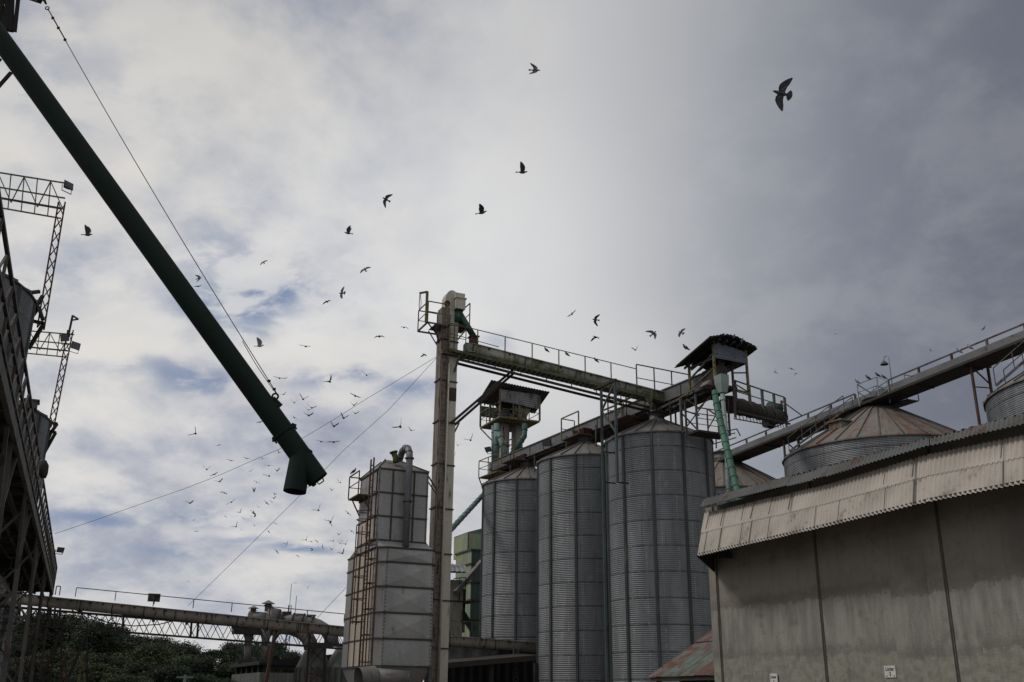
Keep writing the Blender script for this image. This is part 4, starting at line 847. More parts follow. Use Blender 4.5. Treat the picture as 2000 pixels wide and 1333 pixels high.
for z_ in [lv[0] + .9 * k + .8 for k in range(1, 7)] + [zl[1] - .2]:
    MB().path([cage(a) + UP * z_ for a in np.linspace(0, PI, 10)], .022, 6).build('cage_hoop', 'rusty', dr)
for a in np.linspace(.35, PI - .35, 4): bar(dr, 'cage_bar', cage(a) + UP * (lv[0] + 1.6), cage(a) + UP * (zl[0] + .6), .035, .035, 'rusty')
for z_ in [lv[i] + .15 for i in range(6)] + zl[:3]: bar(dr, 'ladder_bracket', la_ + UP * z_, la_ + UP * z_ + Ee * .42, .04, .04, 'rusty'); bar(dr, 'ladder_bracket', lb_ + UP * z_, lb_ + UP * z_ + Ee * .42, .04, .04, 'rusty')
l2_ = s0 + D * .42 - Ee * .05; m = MB()
for o_ in (0, .3): m.bar(l2_ - D * o_ + UP * lv[0], l2_ - D * o_ + UP * (zl[0] + .3), .025)
for k in range(15): m.bar(l2_ + UP * (lv[0] + .42 * k + .2), l2_ - D * .3 + UP * (lv[0] + .42 * k + .2), .02)
m.build('side_ladder', 'duct', dr)
# hopper under the dryer
m = MB(); bt = [cen + (v_ - cen) * .55 - UP * 0 for v_ in plan]
m.add([v_ + UP * lv[0] for v_ in plan] + [v_ + UP * max(.6, lv[0] - 1.6) for v_ in bt], [(i, i + 8, (i + 1) % 8 + 8, (i + 1) % 8) for i in range(8)]); m.build('hopper', 'panel', dr)
for v_ in (plan[0], plan[1], plan[4], plan[6]): bar(dr, 'leg', V(v_[0], v_[1], 0), v_ + UP * lv[0], .14, .14, 'steel')
# burner duct
bY = 40.9; b0 = P(700, 1326, bY - .4); b1 = P(735, 1322, bY); b2 = P(800, 1326, bY + .1)
m = MB().path([b0, lerp(b0, b1, .9)], [.42, .42], 24, False).path([lerp(b0, b1, .0) + (b1 - b0) * .02, lerp(b0, b1, .88)], [.40, .40], 24, False); m.path([b1 - unit(b1 - b0) * .1, b2], [.34, .28], 20); m.build('burner_duct', 'duct', dr)
# exhaust goose neck
gx = PV(797, 960, dc - D * .3, dc - D * .3 + Ee); gx = V(gx[0], gx[1], 0); gz1 = zat(798, 880, gx)
ux_ = apx + Ee * .38; 
ex = thing('exhaust_pipe', 'grey goose neck exhaust pipe curving over the dryer roof and down its front', 'pipe', gx + UP * (zl[0] - .3))
topc = zat(785, 872, gx); st_ = V(ux_[0], ux_[1], zl[3] + .3); en_ = gx
pts = [st_, V(ux_[0], ux_[1], gz1 - .35)] + [V(*(lerp(ux_, gx, (1 - math.cos(a)) / 2)[:2]), gz1 - .35 + .62 * math.sin(a)) for a in np.linspace(.2, PI - .2, 12)] + [gx + UP * (gz1 - .35), gx + UP * (zl[0] - .25)]
MB().path(pts, .145, 20).build('pipe', 'pipegrey', ex)
for i in range(2, 14, 2): c = pts[i]; d_ = unit(pts[i + 1] - pts[i]); MB().tube(c - d_ * .02, c + d_ * .02, .158, None, 18).build('elbow_seam', 'dark', ex)
for z_ in (gz1 - .38, zat(797, 981, gx)): MB().tube(gx + UP * z_, gx + UP * (z_ + .05), .20, None, 18).build('flange', 'flange', ex)
for z_ in (zl[3] + .45, zl[3] + .85): MB().tube(ux_ + UP * z_, ux_ + UP * (z_ + .05), .20, None, 18).build('flange', 'flange', ex)
gi = thing('inlet_neck', 'small yellow green inlet neck with a flared end on the dryer roof', 'pipe', P(774, 905, 42.6))
MB().path([P(775, 903, 42.7), P(772, 893, 42.7), P(769, 884, 42.7)], [.17, .12, .13], 16).tube(P(769.2, 885, 42.7), P(768.6, 882.5, 42.7), .18, None, 16).build('neck', 'moss', gi)
bar(dr, 'tie_rod', lp(dw, 0) + UP * (zl[3] - .1), tb - te * .3 + UP * (zl[3] - .2) - D * .2, .05); bar(dr, 'tie_rod', lp(dw, 0) + UP * (zl[3] - .35), tb - te * .3 + UP * (zl[3] - .42) - D * .2, .04); bar(dr, 'tie_rod', lp(dw, 0) + UP * (zl[0] - .0), tb - te * .3 + UP * (zl[0] - .1) - D * .2, .05)
# ------------------------------------------------------------------ low trough conveyor across the left
qa = P(-30, 1155, 53.); qb = P(700, 1228, 56.5); qc = P(1055, 1255, 57.6)
lt = thing('trough_conveyor', 'long tan tubular trough conveyor on a zigzag truss crossing low at the left', 'conveyor', lerp(qa, qb, .5) - UP * .8)
trough(lt, qa - UP * .24, qb - UP * .26, .26, 'tan', 1.6); trough(lt, qb - UP * .33, qc - UP * .3, .27, 'tan', 2.2)
def LT(px, py): f_ = (px + 30) / 730; return P(px, py, 53 + 3.5 * f_)
bar(lt, 'truss_chord', LT(-20, 1183), LT(672, 1240), .12, .1, 'dark'); bar(lt, 'truss_chord', LT(-20, 1215), LT(672, 1268), .12, .1, 'dark')
bar(lt, 'truss_chord', LT(-20, 1180) + UP * -.0 + V(0, .9, 0), LT(672, 1238) + V(0, .9, 0), .08, .08, 'dark'); bar(lt, 'truss_chord', LT(-20, 1214) + V(0, .9, 0), LT(672, 1266) + V(0, .9, 0), .08, .08, 'dark')
N_ = 46
for dy_ in (0, .9):
    for k in range(N_):
        x_a = -20 + 692 * k / N_; x_b = -20 + 692 * (k + 1) / N_
        if k % 2: x_a, x_b = x_b, x_a
        bar(lt, 'truss_web', LT(x_a, 1215 + (x_a + 20) * .0766) + V(0, dy_, 0), LT(x_b, 1183 + (x_b + 20) * .0824) + V(0, dy_, 0), .035, .035, 'dark')
for px in (40, 62, 100, 108, 118, 242, 375, 388): bar(lt, 'truss_post', LT(px, 1176 + px * .083), LT(px - 3, 1218 + px * .0766), .14, .1, 'dark')
for px in (300, 365, 455, 520): bar(lt, 'saddle', LT(px, 1182 + px * .083), LT(px, 1190 + px * .083), .3, .12, 'dark')
r0 = LT(147, 1166); r1 = LT(672, 1217)
railing(lt, r0, r1, .0 + (P(147, 1148, r0[1])[2] - r0[2]), 7, .04, 'dark', False)
railing(lt, LT(108, 1162), LT(116, 1163), .45, 1, .05, 'dark', False)
sg = LT(301, 1168); MB().obox(sg, Ee, .62, .05, sg[2] - .2, sg[2] + .22).build('panel_plate', 'steel', lt); bar(lt, 'plate_post', sg - UP * .45, sg - UP * .2, .04)
MB().path([LT(110, 1178), LT(160, 1196), LT(210, 1216), LT(260, 1223), LT(310, 1220), LT(372, 1205)], .03, 6).build('hanging_cable', 'wire', lt)
for px, yb in ((120, 1333), (170, 1333), (70, 1333)):
    a = LT(px, 1222 + px * .0766); bar(lt, 'trestle_leg', a, V(a[0] - 1.2, a[1], 0), .12, .12, 'dark'); bar(lt, 'trestle_leg', a, V(a[0] + .5, a[1] + .6, 0), .1, .1, 'dark'); bar(lt, 'trestle_brace', a - UP * 1.2, V(a[0] + 1.1, a[1], a[2] - 3.), .06, .06, 'dark')
lad = MB(); A_ = LT(86, 1200); B_ = LT(38, 1380)
for o_ in (0, 1.): lad.bar(A_ + Ee * o_, B_ + Ee * o_, .1, .1)
for k in range(16): c = lerp(A_, B_, k / 15); lad.bar(c, c + Ee * 1., .06, .04)
lad.build('stair_ladder', 'dark', lt)
for px, c_ in ((125, 'rusty'), (160, 'yellow')):
    a = P(px, 1290, 50); bar(lt, 'painted_post', V(a[0], a[1], 0), a, .09, .09, c_); bar(lt, 'painted_post', V(a[0] + .8, a[1], 0), a + UP * .2, .07, .07, c_)
# forked steel prop
fp = thing('prop_post', 'rusty forked prop post under the low trough conveyor in front of the cyclones', 'post', V(*(P(530, 1333, 54)[:2]), 0))
f0 = P(533, 1255, 54.6); bar(fp, 'post', V(f0[0] - .35, f0[1], 0), f0, .16, .16, 'rusty'); bar(fp, 'fork_arm', f0, P(547, 1234, 54.8), .12, .12, 'dark'); bar(fp, 'fork_arm', f0, P(536, 1234, 54.8), .12, .12, 'dark')
# ------------------------------------------------------------------ dust cyclones behind it
cy = thing('dust_duct', 'round horizontal dust duct with two small roof cowls behind the low conveyor', 'duct', P(560, 1250, 62))
cYY = 62.
MB().path([P(486, 1206, cYY), P(528, 1209, cYY)], .36, 22).path([P(524, 1206, cYY), P(545, 1209, cYY)], [.62, .56], 22).path([P(540, 1210, cYY), P(580, 1212, cYY), P(605, 1216, cYY), P(622, 1222, cYY), P(636, 1231, cYY), P(646, 1243, cYY), P(650, 1262, cYY)], [.32, .34, .35, .36, .37, .38, .42], 24).build('main_duct', 'duct', cy)
MB().path([P(545, 1227, cYY), P(570, 1229, cYY), P(588, 1235, cYY), P(600, 1245, cYY), P(606, 1256, cYY), P(607, 1268, cYY)], [.34, .36, .4, .42, .42, .4], 22).build('branch_duct', 'duct', cy)
for px, py, s_ in ((495, 1192, .8), (524, 1183, 1.)):
    c = P(px, py, cYY)
    MB().lathe(c, [(.2 * s_, -.35), (.2 * s_, .12)], 16).lathe(c, [(.42 * s_, .10), (.05, .30 * s_), (.001, .31 * s_)], 16).lathe(c, [(.30 * s_, -.02), (.22 * s_, .03)], 16).build('cowl', 'duct', cy)
for px in (560, 585, 608): MB().obox(P(px, 1200, cYY), Ee, .5, .4, P(px, 1204, cYY)[2], P(px, 1195 + (px % 7), cYY)[2]).build('duct_hatch', 'rusty' if px == 560 else 'duct', cy)
for px in (535, 552, 572, 592, 610): MB().tube(P(px, 1210 + max(0, px - 585) * .2, cYY), P(px + 2, 1210.3 + max(0, px - 585) * .2, cYY), .40, None, 20).build('duct_band', 'flange', cy)
for px in (486, 519): MB().path([P(px, 1225, cYY), P(px, 1250, cYY), P(px - 2, 1262, cYY)], [.42, .24, .2], 16).path([P(px - 2, 1262, cYY), P(px - 3, 1294, cYY)], .2, 14).build('down_pipe', 'duct', cy)
MB().obox(P(500, 1236, cYY), Ee, 2.7, .8, P(500, 1240, cYY)[2], P(500, 1222, cYY)[2]).build('collector_box', 'dark', cy)
for px, w0, w1, lab in ((612, 30, 62, 'grey green cone topped cyclone bin left of the dryer, front one'), (672, 30, 70, 'grey green cone topped cyclone bin half hidden by the dryer')):
    cb = P(px, 1300, cYY + 1); b = thing('cyclone_bin', lab, 'bin', V(cb[0], cb[1], 0), 'cyclone bins')
    k = (cYY + 1) / 1944 * .96 / 2; zT = P(px, 1262, cYY + 1)[2]; zM = P(px, 1304, cYY + 1)[2]
    MB().lathe((cb[0], cb[1], 0), [(w0 * k, zT), (w1 * k * 1.05, zM)], 26).build('cone_top', 'cyclone', b)
    rrr = w1 * k * 1.05
    MB().lathe((cb[0], cb[1], 0), [(rrr * (1 + .0), 0), (rrr, zM)], 26).build('shell', 'cyclone', b)
    for a in np.linspace(0, 2 * PI, 18)[:-1]: c = V(cb[0] + (rrr + .02) * math.cos(a), cb[1] + (rrr + .02) * math.sin(a), 0); bar(b, 'shell_rib', c, c + UP * zM, .06, .06, 'steel')
for px in (605, 637): 
    a = P(px, 1236, 60.3); bar(cy, 'tower_leg', V(a[0], a[1], 0), a, .14, .14, 'dark')
for y0, y1 in ((1262, 1300), (1300, 1333)): bar(cy, 'tower_brace', P(605, y0, 60.3), P(637, y1, 60.3), .06, .06, 'dark'); bar(cy, 'tower_brace', P(637, y0, 60.3), P(605, y1, 60.3), .06, .06, 'dark')
bar(cy, 'tower_beam', P(600, 1258, 60.3), P(700, 1262, 60.3), .2, .2, 'dark'); bar(cy, 'tower_beam', P(598, 1316, 60.3), P(640, 1316, 60.3), .1, .1, 'rusty')
# ------------------------------------------------------------------ low shed at the left
sh = thing('shed', 'low shed with a flat black roof and a light ribbed wall below the cyclones', 'shed', V(*(P(520, 1333, 58)[:2]), 0))
a = P(448, 1302, 84.); L_ = hit(a, -D, 592, 1290); b = a - D * L_
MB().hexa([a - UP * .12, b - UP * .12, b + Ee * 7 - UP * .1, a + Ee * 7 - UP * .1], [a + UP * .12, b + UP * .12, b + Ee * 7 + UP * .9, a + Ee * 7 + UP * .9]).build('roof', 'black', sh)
wa = P(454, 1318, 83.); wb = wa - D * (L_ * .9); wb[2] = wa[2]
MB().sheet(V(wa[0], wa[1], 0), V(wb[0], wb[1], 0), wb, wa, .5, .06).build('wall', 'shed', sh)
MB().sheet(V(wb[0], wb[1], 0), V(wb[0], wb[1], 0) + Ee * 4, wb + Ee * 4, wb, .28, .05).build('wall', 'shed', sh)
for k in range(5): c = lerp(wa, wb, (k + .3) / 5); MB().obox(c + Ee * .3, Ee, .3, .3, 0, lerp(a, b, (k + .3) / 5)[2]).build('post', 'dark', sh)
# ------------------------------------------------------------------ green sheet building and dark shed behind the centre
gb = thing('green_building', 'faded green sheet metal building with a small upper box behind the farthest tall silo', 'building', V(*(P(915, 1240, 76)[:2]), 0))
gY = 76.; gc = P(921, 1075, gY); gzt = gc[2]; gcc = V(gc[0], gc[1], 0); gl_ = hit(gcc + UP * gzt, D, 891)
def wallp(par, name, m_, o_, d_, L, z0, z1): return MB().sheet(o_ + UP * z0, o_ + d_ * L + UP * z0, o_ + d_ * L + UP * z1, o_ + UP * z1, .35, .03).build(name, m_, par)
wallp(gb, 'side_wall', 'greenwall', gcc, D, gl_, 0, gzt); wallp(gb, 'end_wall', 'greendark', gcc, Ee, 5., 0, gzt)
MB().hexa([v_ + UP * (gzt) for v_ in rect(gcc - Ee * .1 - D * .1, Ee, 5.2, D, gl_ + .2)], [v_ + UP * (gzt + .12) for v_ in rect(gcc - Ee * .1 - D * .1, Ee, 5.2, D, gl_ + .2)]).build('roof', 'greendark', gb)
for y_ in (1101, 1137, 1172, 1210):
    z_ = P(921, y_, gY)[2]; bar(gb, 'girt', gcc - Ee * .05 + UP * z_, gcc + D * gl_ - Ee * .05 + UP * z_, .08, .1, 'flange'); bar(gb, 'girt', gcc - D * .05 + UP * z_, gcc + Ee * 5 - D * .05 + UP * z_, .08, .1, 'flange')
ub = gcc + Ee * .9 + D * 1.5; zu = P(930, 1037, ub[1])[2]; gl2 = hit(ub + UP * zu, D, 914)
gl2 = min(gl2, 3.5); ub = V(*(P(943, 1040, 77.5)[:2]), 0) ; 
UBq = rect(V(*(P(914, 1050, 79.)[:2]), 0), Ee, 4.5, D, 3.)
MB().hexa([v_ + UP * gzt for v_ in UBq], [v_ + UP * zu for v_ in UBq]).build('upper_box', 'greenwall', gb)
MB().hexa([v_ + UP * zu for v_ in UBq], [UBq[0] + UP * (zu + .1), UBq[1] + UP * (zu + 1.5), UBq[2] + UP * (zu + 1.5), UBq[3] + UP * (zu + .1)]).build('upper_roof', 'teal', gb)
for k in (0, .33): c = UBq[0] + Ee * 4.5 * k - D * .04; bar(gb, 'corner_trim', c + UP * gzt, c + UP * zu, .07, .07, 'greendark')
# small inclined conveyor and machine house between tower and green building
mh_ = thing('machine_house', 'small dusty machine house with a grey sheet awning right of the elevator base', 'machine house', V(*(P(880, 1240, 66)[:2]), 0))
mY = 66.; a = P(868, 1128, mY); q0 = V(a[0], a[1], 0)
MB().obox(P(880, 1200, mY), Ee, 1.1, 1.4, 0, P(880, 1135, mY)[2]).build('elevator_leg', 'tan', mh_)
MB().obox(P(893, 1200, mY + .5), Ee, .7, 1., P(890, 1235, mY)[2], P(890, 1150, mY)[2]).build('machine_casing', 'dark', mh_)
o_ = P(862, 1100, mY - .5); MB().sheet(o_, P(908, 1104, mY - .5), P(916, 1118, mY - 2.0), P(862, 1114, mY - 2.0), .3, .03).build('awning', 'sheet', mh_)
bar(mh_, 'awning_beam', P(866, 1117, mY - 1), P(912, 1117, mY - 1), .1, .14, 'dark')
pzz = P(905, 1175, mY)[2]; MB().obox(P(897, 1172, mY), Ee, 1.6, 1., pzz - .1, pzz).build('platform_floor', 'dark', mh_)
railing(mh_, P(885, 1174, mY - .6), P(909, 1172, mY - .6), 1.4, 2, .05, 'rusty'); 
bar(mh_, 'incline_conveyor', P(890, 1158, mY - 1), P(942, 1097, mY + 1), .3, .3, 'duct')
bar(mh_, 'diagonal_spout', P(888, 1175, mY + .8), P(925, 1233, mY + 1), .4, .4, 'greendark')
MB().hexa([P(883, 1238, mY), P(897, 1238, mY), P(897, 1238, mY + 1), P(883, 1238, mY + 1)], [P(880, 1210, mY), P(886, 1210, mY), P(886, 1210, mY + 1), P(880, 1210, mY + 1)]).build('green_hood', 'greendark', mh_)
railing(mh_, P(874, 1232, 60.), P(938, 1235, 60.), .55, 4, .04, 'moss', False)
ds = thing('open_shed', 'black open sided shed under the low conveyor at the foot of the silos', 'shed', V(*(P(950, 1333, 59)[:2]), 0))
q0 = P(866, 1300, 53.5); q1 = P(1053, 1284, 54.8)
MB().hexa([q0 - UP * .15, q1 - UP * .15, q1 + D * 3.2 - UP * .15, q0 + D * 4 - UP * .15], [q0 + UP * .12, q1 + UP * .12, q1 + D * 3.2 + UP * .3, q0 + D * 4 + UP * .3]).build('roof', 'dark', ds)
wv = [P(866, 1300, 57.9), P(972, 1292, 57.9), P(972, 1256, 57.9), P(866, 1256, 57.9)]
MB().sheet(wv[0], wv[1], wv[2], wv[3], .9, .03).build('wall_cladding', 'shed', ds)
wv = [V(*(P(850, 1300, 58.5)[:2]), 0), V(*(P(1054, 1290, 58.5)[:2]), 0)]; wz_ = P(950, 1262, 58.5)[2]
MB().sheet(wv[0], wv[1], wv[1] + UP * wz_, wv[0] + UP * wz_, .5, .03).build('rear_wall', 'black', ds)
for px in (868, 960, 1046): c = P(px, 1310, 54.6); bar(ds, 'post', V(c[0], c[1], 0), V(c[0], c[1], 3.3), .18, .18, 'dark')
for k in range(6): bar(ds, 'truss_web', P(950 + k * 12, 1262, 57.6), P(956 + k * 12, 1284, 57.6), .04, .04, 'steel'); bar(ds, 'truss_web', P(962 + k * 12, 1262, 57.6), P(956 + k * 12, 1284, 57.6), .04, .04, 'steel')
ldd = MB()
for px in (1003, 1012): ldd.bar(P(px, 1262, 56.4), V(*(P(px, 1333, 56.4)[:2]), 0), .05)
for k in range(12): ldd.bar(P(1003, 1266 + k * 8, 56.4), P(1012, 1266 + k * 8, 56.4), .035)
ldd.build('ladder', 'steel', None, 'thin steel ladder in the dark open shed at the foot of the silos', 'ladder')
# ------------------------------------------------------------------ left gantry
GZ = 7.; g0 = V(-8.8, 16.25, 0); g1 = V(-25.26, 56.57, 0); gd = unit(g1 - g0); ge = V(gd[1], -gd[0], 0)   # ge to the right
ga = g0 - gd * 9; Lg = np.linalg.norm(g1 - ga); GW = 1.9
gn = thing('conveyor_gantry', 'long black steel conveyor gantry on trestles receding along the left edge', 'gantry', lerp(ga, g1, .5))
def gp_(s, o_, z_): return ga + gd * s + ge * o_ + UP * z_
MB().hexa([gp_(0, 0, GZ - .12), gp_(Lg, 0, GZ - .12), gp_(Lg, -GW, GZ - .12), gp_(0, -GW, GZ - .12)], [gp_(0, 0, GZ), gp_(Lg, 0, GZ), gp_(Lg, -GW, GZ), gp_(0, -GW, GZ)]).build('walkway_floor', 'dark', gn)
for o_ in (0.03, -GW * .45, -GW): bar(gn, 'girder', gp_(0, o_, GZ - .22), gp_(Lg, o_, GZ - .22), .1, .26, 'gantry')
for k in range(34): s = (k + .5) * Lg / 34; bar(gn, 'floor_joist', gp_(s, .03, GZ - .2), gp_(s, -GW, GZ - .2), .08, .14, 'gantry')
for k in range(17): s = k * Lg / 17; s2 = (k + 1) * Lg / 17; bar(gn, 'floor_brace', gp_(s, 0, GZ - .36), gp_(s2, -GW, GZ - .36), .06, .06, 'dark')
for o_, z_ in ((.05, GZ + 1.1), (.05, GZ + .55), (-GW, GZ + 1.1), (-GW, GZ + .55), (.05, GZ + .06)): bar(gn, 'guard_rail', gp_(0, o_, z_), gp_(Lg, o_, z_), .06, .06, 'gantry')
NP = 38
for k in range(NP + 1):
    s = k * Lg / NP
    bar(gn, 'guard_post', gp_(s, .05, GZ - .3), gp_(s, .05, GZ + 1.1), .05, .05, 'gantry')
    if k < NP: bar(gn, 'guard_diagonal', gp_(s, .05, GZ), gp_(s + Lg / NP, .05, GZ + 1.1), .035, .035, 'gantry')
    if k % 2 == 0: bar(gn, 'guard_post', gp_(s, -GW, GZ), gp_(s, -GW, GZ + 1.1), .06, .06, 'gantry')
MB().hexa([gp_(0, -.6, GZ + .15), gp_(Lg, -.6, GZ + .15), gp_(Lg, -1.4, GZ + .15), gp_(0, -1.4, GZ + .15)], [gp_(0, -.6, GZ + .75), gp_(Lg, -.6, GZ + .75), gp_(Lg, -1.4, GZ + .75), gp_(0, -1.4, GZ + .75)]).build('conveyor_casing', 'dark', gn)
MB().path([gp_(0, -.35, GZ - .55), gp_(Lg, -.35, GZ - .55)], .07, 8).build('pipe_run', 'dark', gn)
MB().path([gp_(s, -1.1 + .15 * math.sin(s * .8), GZ - .62 + .12 * math.sin(s * 1.7)) for s in np.linspace(0, Lg, 60)], .03, 6).build('cable_run', 'wire', gn)
for s in (14., 22., 31., 40.5, Lg - .6):
    for o_ in (-.05, -GW + .05): bar(gn, 'trestle_leg', gp_(s, o_, GZ - .3), gp_(s, o_ - .0, 0) + ge * (.25 if o_ > -.5 else -.5), .13, .13, 'gantry')
    for z0_, z1_ in ((GZ - .5, GZ - 2.9), (GZ - 2.9, GZ - 5.2), ):
        bar(gn, 'trestle_brace', gp_(s, -.05, z0_), gp_(s, -GW, z1_), .07, .07, 'gantry'); bar(gn, 'trestle_brace', gp_(s, -GW, z0_), gp_(s, 0, z1_), .07, .07, 'gantry'); bar(gn, 'trestle_beam', gp_(s, 0, z1_), gp_(s, -GW, z1_), .09, .09, 'gantry')
    bar(gn, 'knee_brace', gp_(s, -.02, GZ - 2.2), gp_(s + 1.6, -.02, GZ - .3), .08, .08, 'gantry'); bar(gn, 'knee_brace', gp_(s, -.02, GZ - 2.2), gp_(s - 1.6, -.02, GZ - .3), .08, .08, 'gantry')
for s in (18, 27, 36, 44): MB().tube(gp_(s, -1.3, GZ - .5), gp_(s - .5, -2.6, GZ - 2.8), .22, .22, 12).build('discharge_spout', 'dark', gn)
bY_ = 27.5
MB().path([P(80, 899, bY_), P(84, 903, bY_), P(86, 911, bY_), P(85, 925, bY_), P(85, 934, bY_)], [.05, .10, .13, .12, .07], 14).build('dust_bag', 'dark', gn)
bar(gn, 'bag_post', P(84, 930, bY_), P(80, 955, bY_), .05, .05, 'pale')
flood('', P(117, 1073, 50.), (.6, -.6, -.35), 'dark floodlight on the end of the black left gantry', .32)
# lattice masts and bridges beside the left silos
def lattice(label, Y, mast, bridge, arm, nb, s_=1.):
    T = thing('lattice_mast', label, 'mast', P(mast[1][0], mast[1][1], Y), 'lattice masts on the left silos')
    a = P(*mast[0], Y); b = P(*mast[1], Y); b = V(b[0], b[1], b[2]); w_ = .32 * s_; offs = [V(0, 0, 0), V(w_, 0, 0) + ge * 0, V(w_ * .5, w_, 0)]
    for o_ in offs: bar(T, 'mast_leg', a + o_ - offs[1] * .5, b + o_ - offs[1] * .5, .07 * s_, .07 * s_, 'rusty')
    n_ = 9
    for k in range(n_):
        for i in range(3):
            c = lerp(a, b, k / n_) + offs[i] - offs[1] * .5; d = lerp(a, b, (k + 1) / n_) + offs[(i + 1) % 3] - offs[1] * .5
            bar(T, 'mast_brace', c, d, .04 * s_, .04 * s_, 'rusty')
    (x0_, y0_), (x1_, y1_), hpx = bridge
    for dy_ in (0, 1.0):
        lv_ = [0, .42, .62, 1.]
        for f_ in (0, .42, 1.): bar(T, 'bridge_chord', P(x0_, y0_ + hpx * f_, Y + dy_), P(x1_ - 14 * f_, y1_ + hpx * f_, Y + dy_), .06 * s_, .06 * s_, 'moss')
        for k in range(nb):
            xa = x0_ + (x1_ - 8 - x0_) * k / nb; xb = x0_ + (x1_ - 8 - x0_) * (k + 1) / nb; ya = y0_ + (y1_ - y0_) * k / nb; yb = y0_ + (y1_ - y0_) * (k + 1) / nb
            bar(T, 'bridge_post', P(xa, ya, Y + dy_), P(xa - 6, ya + hpx, Y + dy_), .05 * s_, .05 * s_, 'moss')
            if k % 2: bar(T, 'bridge_brace', P(xa, ya, Y + dy_), P(xb, yb + hpx * .8, Y + dy_), .04 * s_, .04 * s_, 'moss')
            else: bar(T, 'bridge_brace', P(xa, ya + hpx * .8, Y + dy_), P(xb, yb, Y + dy_), .04 * s_, .04 * s_, 'moss')
    gr_ = MB()
    for k in range(30): xa = x0_ + (x1_ - 14 - x0_) * (k + .5) / 30; ya = y0_ + (y1_ - y0_) * (k + .5) / 30 + hpx * .72; gr_.bar(P(xa, ya, Y), P(xa, ya, Y + 1.0), .10 * s_, .05)
    gr_.bar(P(x0_, y0_ + hpx * .72, Y), P(x1_ - 12, y1_ + hpx * .72, Y), .05, .1); gr_.bar(P(x0_, y0_ + hpx * .72, Y + 1), P(x1_ - 12, y1_ + hpx * .72, Y + 1), .05, .1)
    gr_.build('bridge_deck', 'dark', T)
    for (p_, q_) in arm: bar(T, 'wall_bracket', P(*p_, Y), P(*q_, Y), .14 * s_, .14 * s_, 'dark')
    return T
lattice('rusty lattice mast leaning beside the nearer left silo with a trussed walkway at its top', L1e[1] + .3, ((121, 395), (80, 640)), ((-30, 333), (133, 359), 68), [((78, 570), (60, 572)), ((84, 578), (50, 632)), ((76, 600), (84, 626)), ((66, 628), (86, 632)), ((86, 632), (56, 682))], 6)
lattice('rusty lattice mast beside the farther left silo with a smaller trussed walkway', L2e[1] + .3, ((138, 645), (100, 835)), ((38, 645), (145, 654), 44), [((100, 826), (112, 828)), ((112, 828), (100, 845)), ((93, 842), (109, 845)), ((109, 845), (85, 888)), ((100, 845), (88, 870))], 5, 1.15)
lm_ = thing('lamp_post', 'small bracket pole with a triangular tip above the smaller left lattice mast', 'post', P(136, 650, L2e[1]))
bar(lm_, 'pole', P(134, 655, L2e[1]), P(142, 617, L2e[1]), .14, .14, 'dark'); bar(lm_, 'arm', P(142, 617, L2e[1]), P(153, 624, L2e[1]), .12, .12, 'dark'); bar(lm_, 'arm', P(140, 626, L2e[1]), P(153, 624, L2e[1]), .08, .08, 'dark')
flood('', P(131, 364, L1e[1]), (.7, -.4, .1), 'grey floodlight at the tip of the upper left walkway', .45)
flood('', P(146, 676, L2e[1]), (.8, -.5, -.1), 'square floodlight low on the smaller left mast, aimed right', .6)
flood('', P(129, 660, L2e[1] - .4), (-.2, -.8, -.3), 'floodlight boxed against the smaller left mast, facing the yard', .6)
# ------------------------------------------------------------------ big dark green spout and its hoist frame
pu0 = P(-60, -1, 15.2); pu = P(-16.5, 52.6, 15.3); pl = P(621.5, 937.7, 16.6); rP = .183
sp2 = thing('loading_spout', 'large dark green loading spout pipe hanging diagonally across the upper left', 'spout', pl)
jn = lerp(pu, pl, .935)
MB().tube(pu + (pu - pl) * .12, pl, rP, rP, 48, False).build('main_pipe', 'greenpipe', sp2)
ax = unit(pl - pu); MB().tube(pl - ax * .03, pl - ax * .028, rP - .002, None, 40).build('end_cover', 'greenpipe', sp2)
bb0 = P(590, 880, jn[1] + .02); bb1 = P(575.5, 961, jn[1] - .05)
bo = MB().path([bb0, bb1], [rP * .98, rP * 1.04], 40, False); bo.path([lerp(bb0, bb1, .3), bb1 - UP * .001], [rP * .95, rP * 1.01], 40, False)
bo.build('outlet_branch', 'greenpipe', sp2)
fl_ = lerp(pu, pl, .905); MB().tube(fl_ - ax * .012, fl_ + ax * .012, rP * 1.09, None, 40).build('joint_flange', 'greenpipe', sp2)
sd_ = unit(np.cross(ax, V(0, 1, 0))); sd_ = sd_ if sd_[2] > 0 else -sd_
for sg_ in (1, -1): MB().bar(fl_ + sd_ * sg_ * rP * 1.0 - ax * .06, fl_ + sd_ * sg_ * rP * 1.22 + ax * .01, .05, .05).bar(fl_ + sd_ * sg_ * rP * 1.1 - ax * .05, fl_ + sd_ * sg_ * rP * 1.1 + ax * .06, .03, .03).build('clamp_bolt', 'black', sp2)
lg_ = lerp(pu, pl, .845); m = MB()
m.bar(lg_ + sd_ * rP * .95, lg_ + sd_ * (rP + .02) + ax * .20, .03, .1).path([lg_ + sd_ * (rP + .05) + (ax * math.cos(a) + sd_ * math.sin(a)) * .05 for a in np.linspace(0, 2 * PI, 14)], .018, 6); m.build('lifting_lug', 'black', sp2)
MB().path([pl - sd_ * rP * .2 + ax * .01, pl - sd_ * rP * .15 + ax * .07, pl + sd_ * rP * .35 + ax * .07, pl + sd_ * rP * .45 + ax * .01], .012, 8).build('handle', 'black', sp2)
MB().tube(pl - sd_ * rP * .55 + ax * .0, pl - sd_ * rP * .55 + ax * .045, .04, None, 10).build('latch', 'black', sp2)
hf = thing('hoist_tower', 'black steel hoist tower corner at the top left corner behind the green pipe', 'tower', V(*(P(-60, 200, 17)[:2]), 0))
hY_ = 17.
